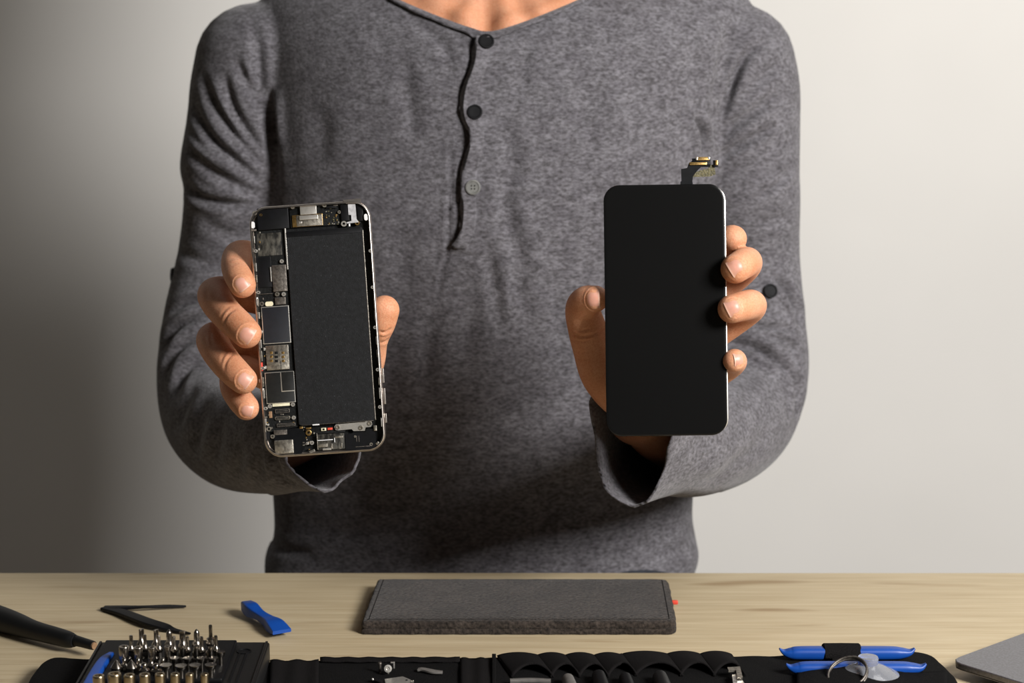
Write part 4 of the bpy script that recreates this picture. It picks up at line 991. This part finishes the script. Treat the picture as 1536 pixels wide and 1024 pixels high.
# ---- laptop corner
c0 = T(1424, 990, .011); hgt = .0085
u = unit((T(1536, 963, .011)-c0)*[1,1,0]); w_ = unit((T(1536, 1016, .011)-c0)*[1,1,0])
mid = unit(u+w_); per = np.array([-mid[1], mid[0], 0]); u = unit(mid+per); w_ = unit(mid-per)
Lp = np.array([c0, c0+w_*.21, c0+w_*.21+u*.30, c0+u*.30])[:, :2]
o = dense(round_poly(Lp, .010, 8), 200)
lap = empty('laptop', [Lp[:,0].mean(), Lp[:,1].mean(), TZ], 'closed silver laptop with one rounded corner in view at the right edge', 'laptop')
obj('lid', *stack([zz(inset(o, .0006), .0072), zz(o, .0078), zz(o, .0106), zz(inset(o, .0005), .0111), zz(inset(o, .002), .0112)]), M_laptop, lap)
obj('base', *stack([zz(inset(o, .022), .0016), zz(inset(o, .012), .0028), zz(inset(o, .004), .0050), zz(inset(o, .0004), .0066), zz(inset(o, .0002), .0070), zz(inset(o, .001), .0073)]), M_laptop, lap)
for k in range(4): q = Lp.mean(0)*.22+Lp[k]*.78; obj('foot', *lathe([(.006, 0), (.006, .0017)], 16, (q[0], q[1], TZ)), M_blackpl, lap)

# ================================================================== BIT TRAY
TH_ = .022
x0, x1 = T(148, 962, TH_)[0], T(405, 962, TH_)[0]; yb = T(148, 962, TH_)[1]; yf = yb-.085
tray = empty('bit_tray', ((x0+x1)/2, (yb+yf)/2, TZ+RH), 'black plastic bit tray standing full of chrome bits on the left of the tool roll', 'bit tray')
cx_, cy_ = (x0+x1)/2, (yb+yf)/2
q = rrect(x1-x0, yb-yf, .0025, 4)+[cx_, cy_]
obj('body', *stack([zz(q, RH+.0001), zz(q, TH_-.0010), zz(inset(q, .0004), TH_-.0003), zz(inset(q, .0014), TH_)]), M_tray, tray)
q2 = rrect(x1-x0-.008, yb-yf-.006, .002, 4)+[cx_, cy_]
for (px_, py_, r_) in ((366, 977, .0046),):
    c = T(px_, py_, TH_); obj('moulded_outline', *join(lathe([(r_, 0), (r_, .0006), (r_-.0008, .0007), (r_-.0009, .0001)], 24, c), box((c[0]-.0021, c[1]-.032, c[2]+.0003), (.0010, .055, .0006)), box((c[0]+.0021, c[1]-.032, c[2]+.0003), (.0010, .055, .0006))), M_blackpl, tray)
for x in (x0+.0018, x1-.0018): obj('tray_rim', *box((x, cy_, TZ+TH_+.0006), (.0016, yb-yf-.004, .0012), None, .0004), M_tray, tray)
obj('bit_block', *box((T(246, 990, TH_)[0], yb-.040, TZ+TH_+.0015), (.082, .070, .003), None, .0008), M_blackpl, tray)
v, f = bar([T(167, 981, TH_+.003), T(156, 992, TH_+.003), T(143, 1012, TH_+.003), T(126, 1044, TH_+.003)], [.0018, .0034, .0038, .0040], [.0016, .0026, .0026, .0026]); obj('tray_pick', v, f, M_blue, org=T(155, 1000, TH_), label='blue plastic pick lying in the tray left of the chrome bits', cat='pry tool')
BT = TH_+.003
def bitmesh(kind, H, s=1.0):
    """bit of height H standing on its base"""
    r = .0020*s
    body = [(r, 0, 6), (r, H*.30, 6), (r*1.02, H*.31), (r*1.35, H*.36), (r*1.4, H*.42), (r*1.05, H*.50), (r*.8, H*.56)]
    if kind == 'cross': g = lathe(body + [(r*.8, H*.80), (r*.72, H*.88), (r*.35, H*.97), (r*.08, H)], 18)
    elif kind == 'flat':
        v, f = lathe(body + [(r*.78, H*.72), (r*.80, H*.86), (r*.80, H*.99), (r*.75, H)], 18); k = v[:, 2] > H*.7; v[k, 1] *= .35; g = (v, f)
    elif kind == 'hex': g = lathe(body + [(r*.66, H*.62, 6), (r*.66, H*.97, 6), (r*.55, H, 6)], 18)
    elif kind == 'star': g = lathe(body[:-1] + [(r*1.1, H*.55), (r*.5, H*.60, 6), (r*.5, H*.98, 6), (r*.4, H, 6)], 18)
    elif kind == 'ring': g = lathe([(r, 0, 6), (r, H*.3, 6), (r*1.3, H*.36), (r*1.3, H*.97), (r*1.22, H), (r*.85, H), (r*.8, H*.93), (.0002, H*.9)], 20)
    elif kind == 'cone': g = lathe([(r*1.3, 0), (r*1.35, H*.3), (r*1.5, H*.4), (r*1.3, H*.5), (r*.4, H*.9), (r*.08, H)], 20)
    elif kind == 'disc': g = lathe([(r*.7, 0), (r*.7, H*.6), (r*1.1, H*.64), (r*1.5, H*.9), (r*1.45, H), (r*.1, H*1.01)], 22)
    else: g = lathe([(r, 0), (r*1.02, H*.92), (r*.96, H*.98), (r*.9, H), (r*.62, H), (r*.6, H*.85, 6), (.0002, H*.84)], 24)
    return g
ordn = ['first', 'second', 'third', 'fourth', 'fifth', 'sixth', 'seventh', 'eighth']
cache = {}
def put(name, kind, px, ytip, H, s, label, m, cat, group):
    c = T(px, ytip, BT+H); c[2] = TZ+BT
    key = (kind, round(H, 4), round(s, 2), m.name)
    if key not in cache:
        v, f = bitmesh(kind, H, s); cache[key] = mkmesh(name, v, f, m)
    o = bpy.data.objects.new(name, cache[key]); COL.objects.link(o); o.location = c - np.array([0, 0, .0])
    o.rotation_euler = (0, 0, rng.uniform(0, 1))
    tag(o, label, cat, group); return o
r1 = [(212, 943, 'flat'), (234, 944, 'flat'), (253.4, 943.5, 'cross'), (273.5, 946, 'flat'), (294.7, 943, 'cross'), (315.5, 937, 'star')]
tail = {'flat': 'flat blade', 'cross': 'pointed cross', 'star': 'slim star'}
for i, (x, y, k) in enumerate(r1): put('screwdriver_bit', k, x, y, .0165 if k != 'star' else .0190, 1.15, f'tall chrome bit with {tail[k]} tip, {ordn[i]} from left in the tallest row', M_chrome, 'screwdriver bit', 'bits in the tallest row of the tray')
for i, (x, y) in enumerate([(196.3, 952.6), (216.8, 951.5), (238, 953), (260.5, 954), (281, 954.5), (302, 954.5), (323.5, 953)]): put('screwdriver_bit', 'hex', x, y, .0150, .85, f'thin chrome bit, {ordn[i]} from left in the row of thin bits beside the tallest bits', M_chrome, 'screwdriver bit', 'thin bits just behind the hollow ones')
for i, (x, y, s) in enumerate([(185.8, 969, 1.15), (207.2, 970.3, 1.0), (228, 970.3, .85), (251, 969, .7), (273.3, 967.5, .62), (294, 968.3, .58), (316, 969.5, .56)]): put('socket_bit', 'ring', x, y, .0115, s*1.05, f'hollow chrome nut bit with a ring top, {ordn[i]} from left, rings shrinking rightwards', M_chrome, 'screwdriver bit', 'hollow nut bits in the tray')
for i, x in enumerate([190, 210, 231, 251, 271, 292, 312, 331]): put('screwdriver_bit', 'cross' if i < 7 else 'disc', x, 974.5 + (i == 7)*2, .0085, .95, f'short chrome bit with a rounded collar, {ordn[i]} from left, just nearer than the hollow bits', M_chrome, 'screwdriver bit', 'short bits nearer than the hollow ones')
for i, (x, k) in enumerate([(186, 'cross'), (207, 'cross'), (226, 'flat'), (244, 'cross'), (262, 'disc'), (282, 'disc'), (302, 'disc'), (320, 'disc')]): put('screwdriver_bit', k, x, 986, .0080, .95, f'short chrome bit, {ordn[i]} from left in the row just behind the cones and discs', M_chrome, 'screwdriver bit', 'short bits behind the cones and discs')
for i, (x, y, k) in enumerate([(174.4, 989, 'cone'), (197, 989, 'cone'), (216, 993, 'cross'), (234, 994, 'cross'), (249, 996.5, 'disc'), (271.5, 997.5, 'disc'), (292.7, 996.5, 'disc'), (316, 996, 'disc')]): put('screwdriver_bit', k, x, y, .0078, 1.2, f'short chrome bit with {dict(cone="cone", cross="cross", disc="flat disc")[k]} top, {ordn[i]} from left behind the nickel sockets', M_chrome, 'screwdriver bit', 'bits right behind the nickel sockets')
for i, (x, y, s) in enumerate([(147.8, 1012.5, 1.72), (171.7, 1009.5, 1.95), (194, 1011.5, 1.62), (216.8, 1010.5, 1.62), (240, 1010, 1.5), (262.6, 1010, 1.38), (284.5, 1010, 1.25), (307, 1010, 1.2)]): put('nut_socket', 'sock', x, y, .0150, s, f'pale nickel nut socket, {ordn[i]} from left in the front row of the tray', M_sock, 'nut socket', 'nickel nut sockets in the front row')

# ================================================================== LIGHT
def area(name, loc, tgt, size, power, col=(1, 1, 1), spread=180, sy=None):
    l = bpy.data.lights.new(name, 'AREA'); l.energy = power; l.color = col; l.size = size; l.spread = math.radians(spread)
    if sy: l.shape = 'RECTANGLE'; l.size_y = sy
    o = bpy.data.objects.new(name, l); COL.objects.link(o); o.location = loc
    d = Vector(tgt)-Vector(loc); o.rotation_euler = d.to_track_quat('-Z', 'Y').to_euler(); return o
area('softbox_lamp', (1.18, .22, 2.02), (0, 1.6, 1.2), .55, 74, (1, .975, .955))
area('added_wall_light', (.85, 1.7, 2.35), (.3, WY, 1.2), .5, 4.4, (1, .98, .96))  # added unseen light, shapes the brightness falloff across the wall
w = bpy.data.worlds.new('world'); scn.world = w; w.use_nodes = True
w.node_tree.nodes['Background'].inputs['Color'].default_value = (1, .95, .88, 1); w.node_tree.nodes['Background'].inputs['Strength'].default_value = .055
scn.view_settings.exposure = -0.1
for o in bpy.data.objects:
    if '_o' in o: del o['_o']
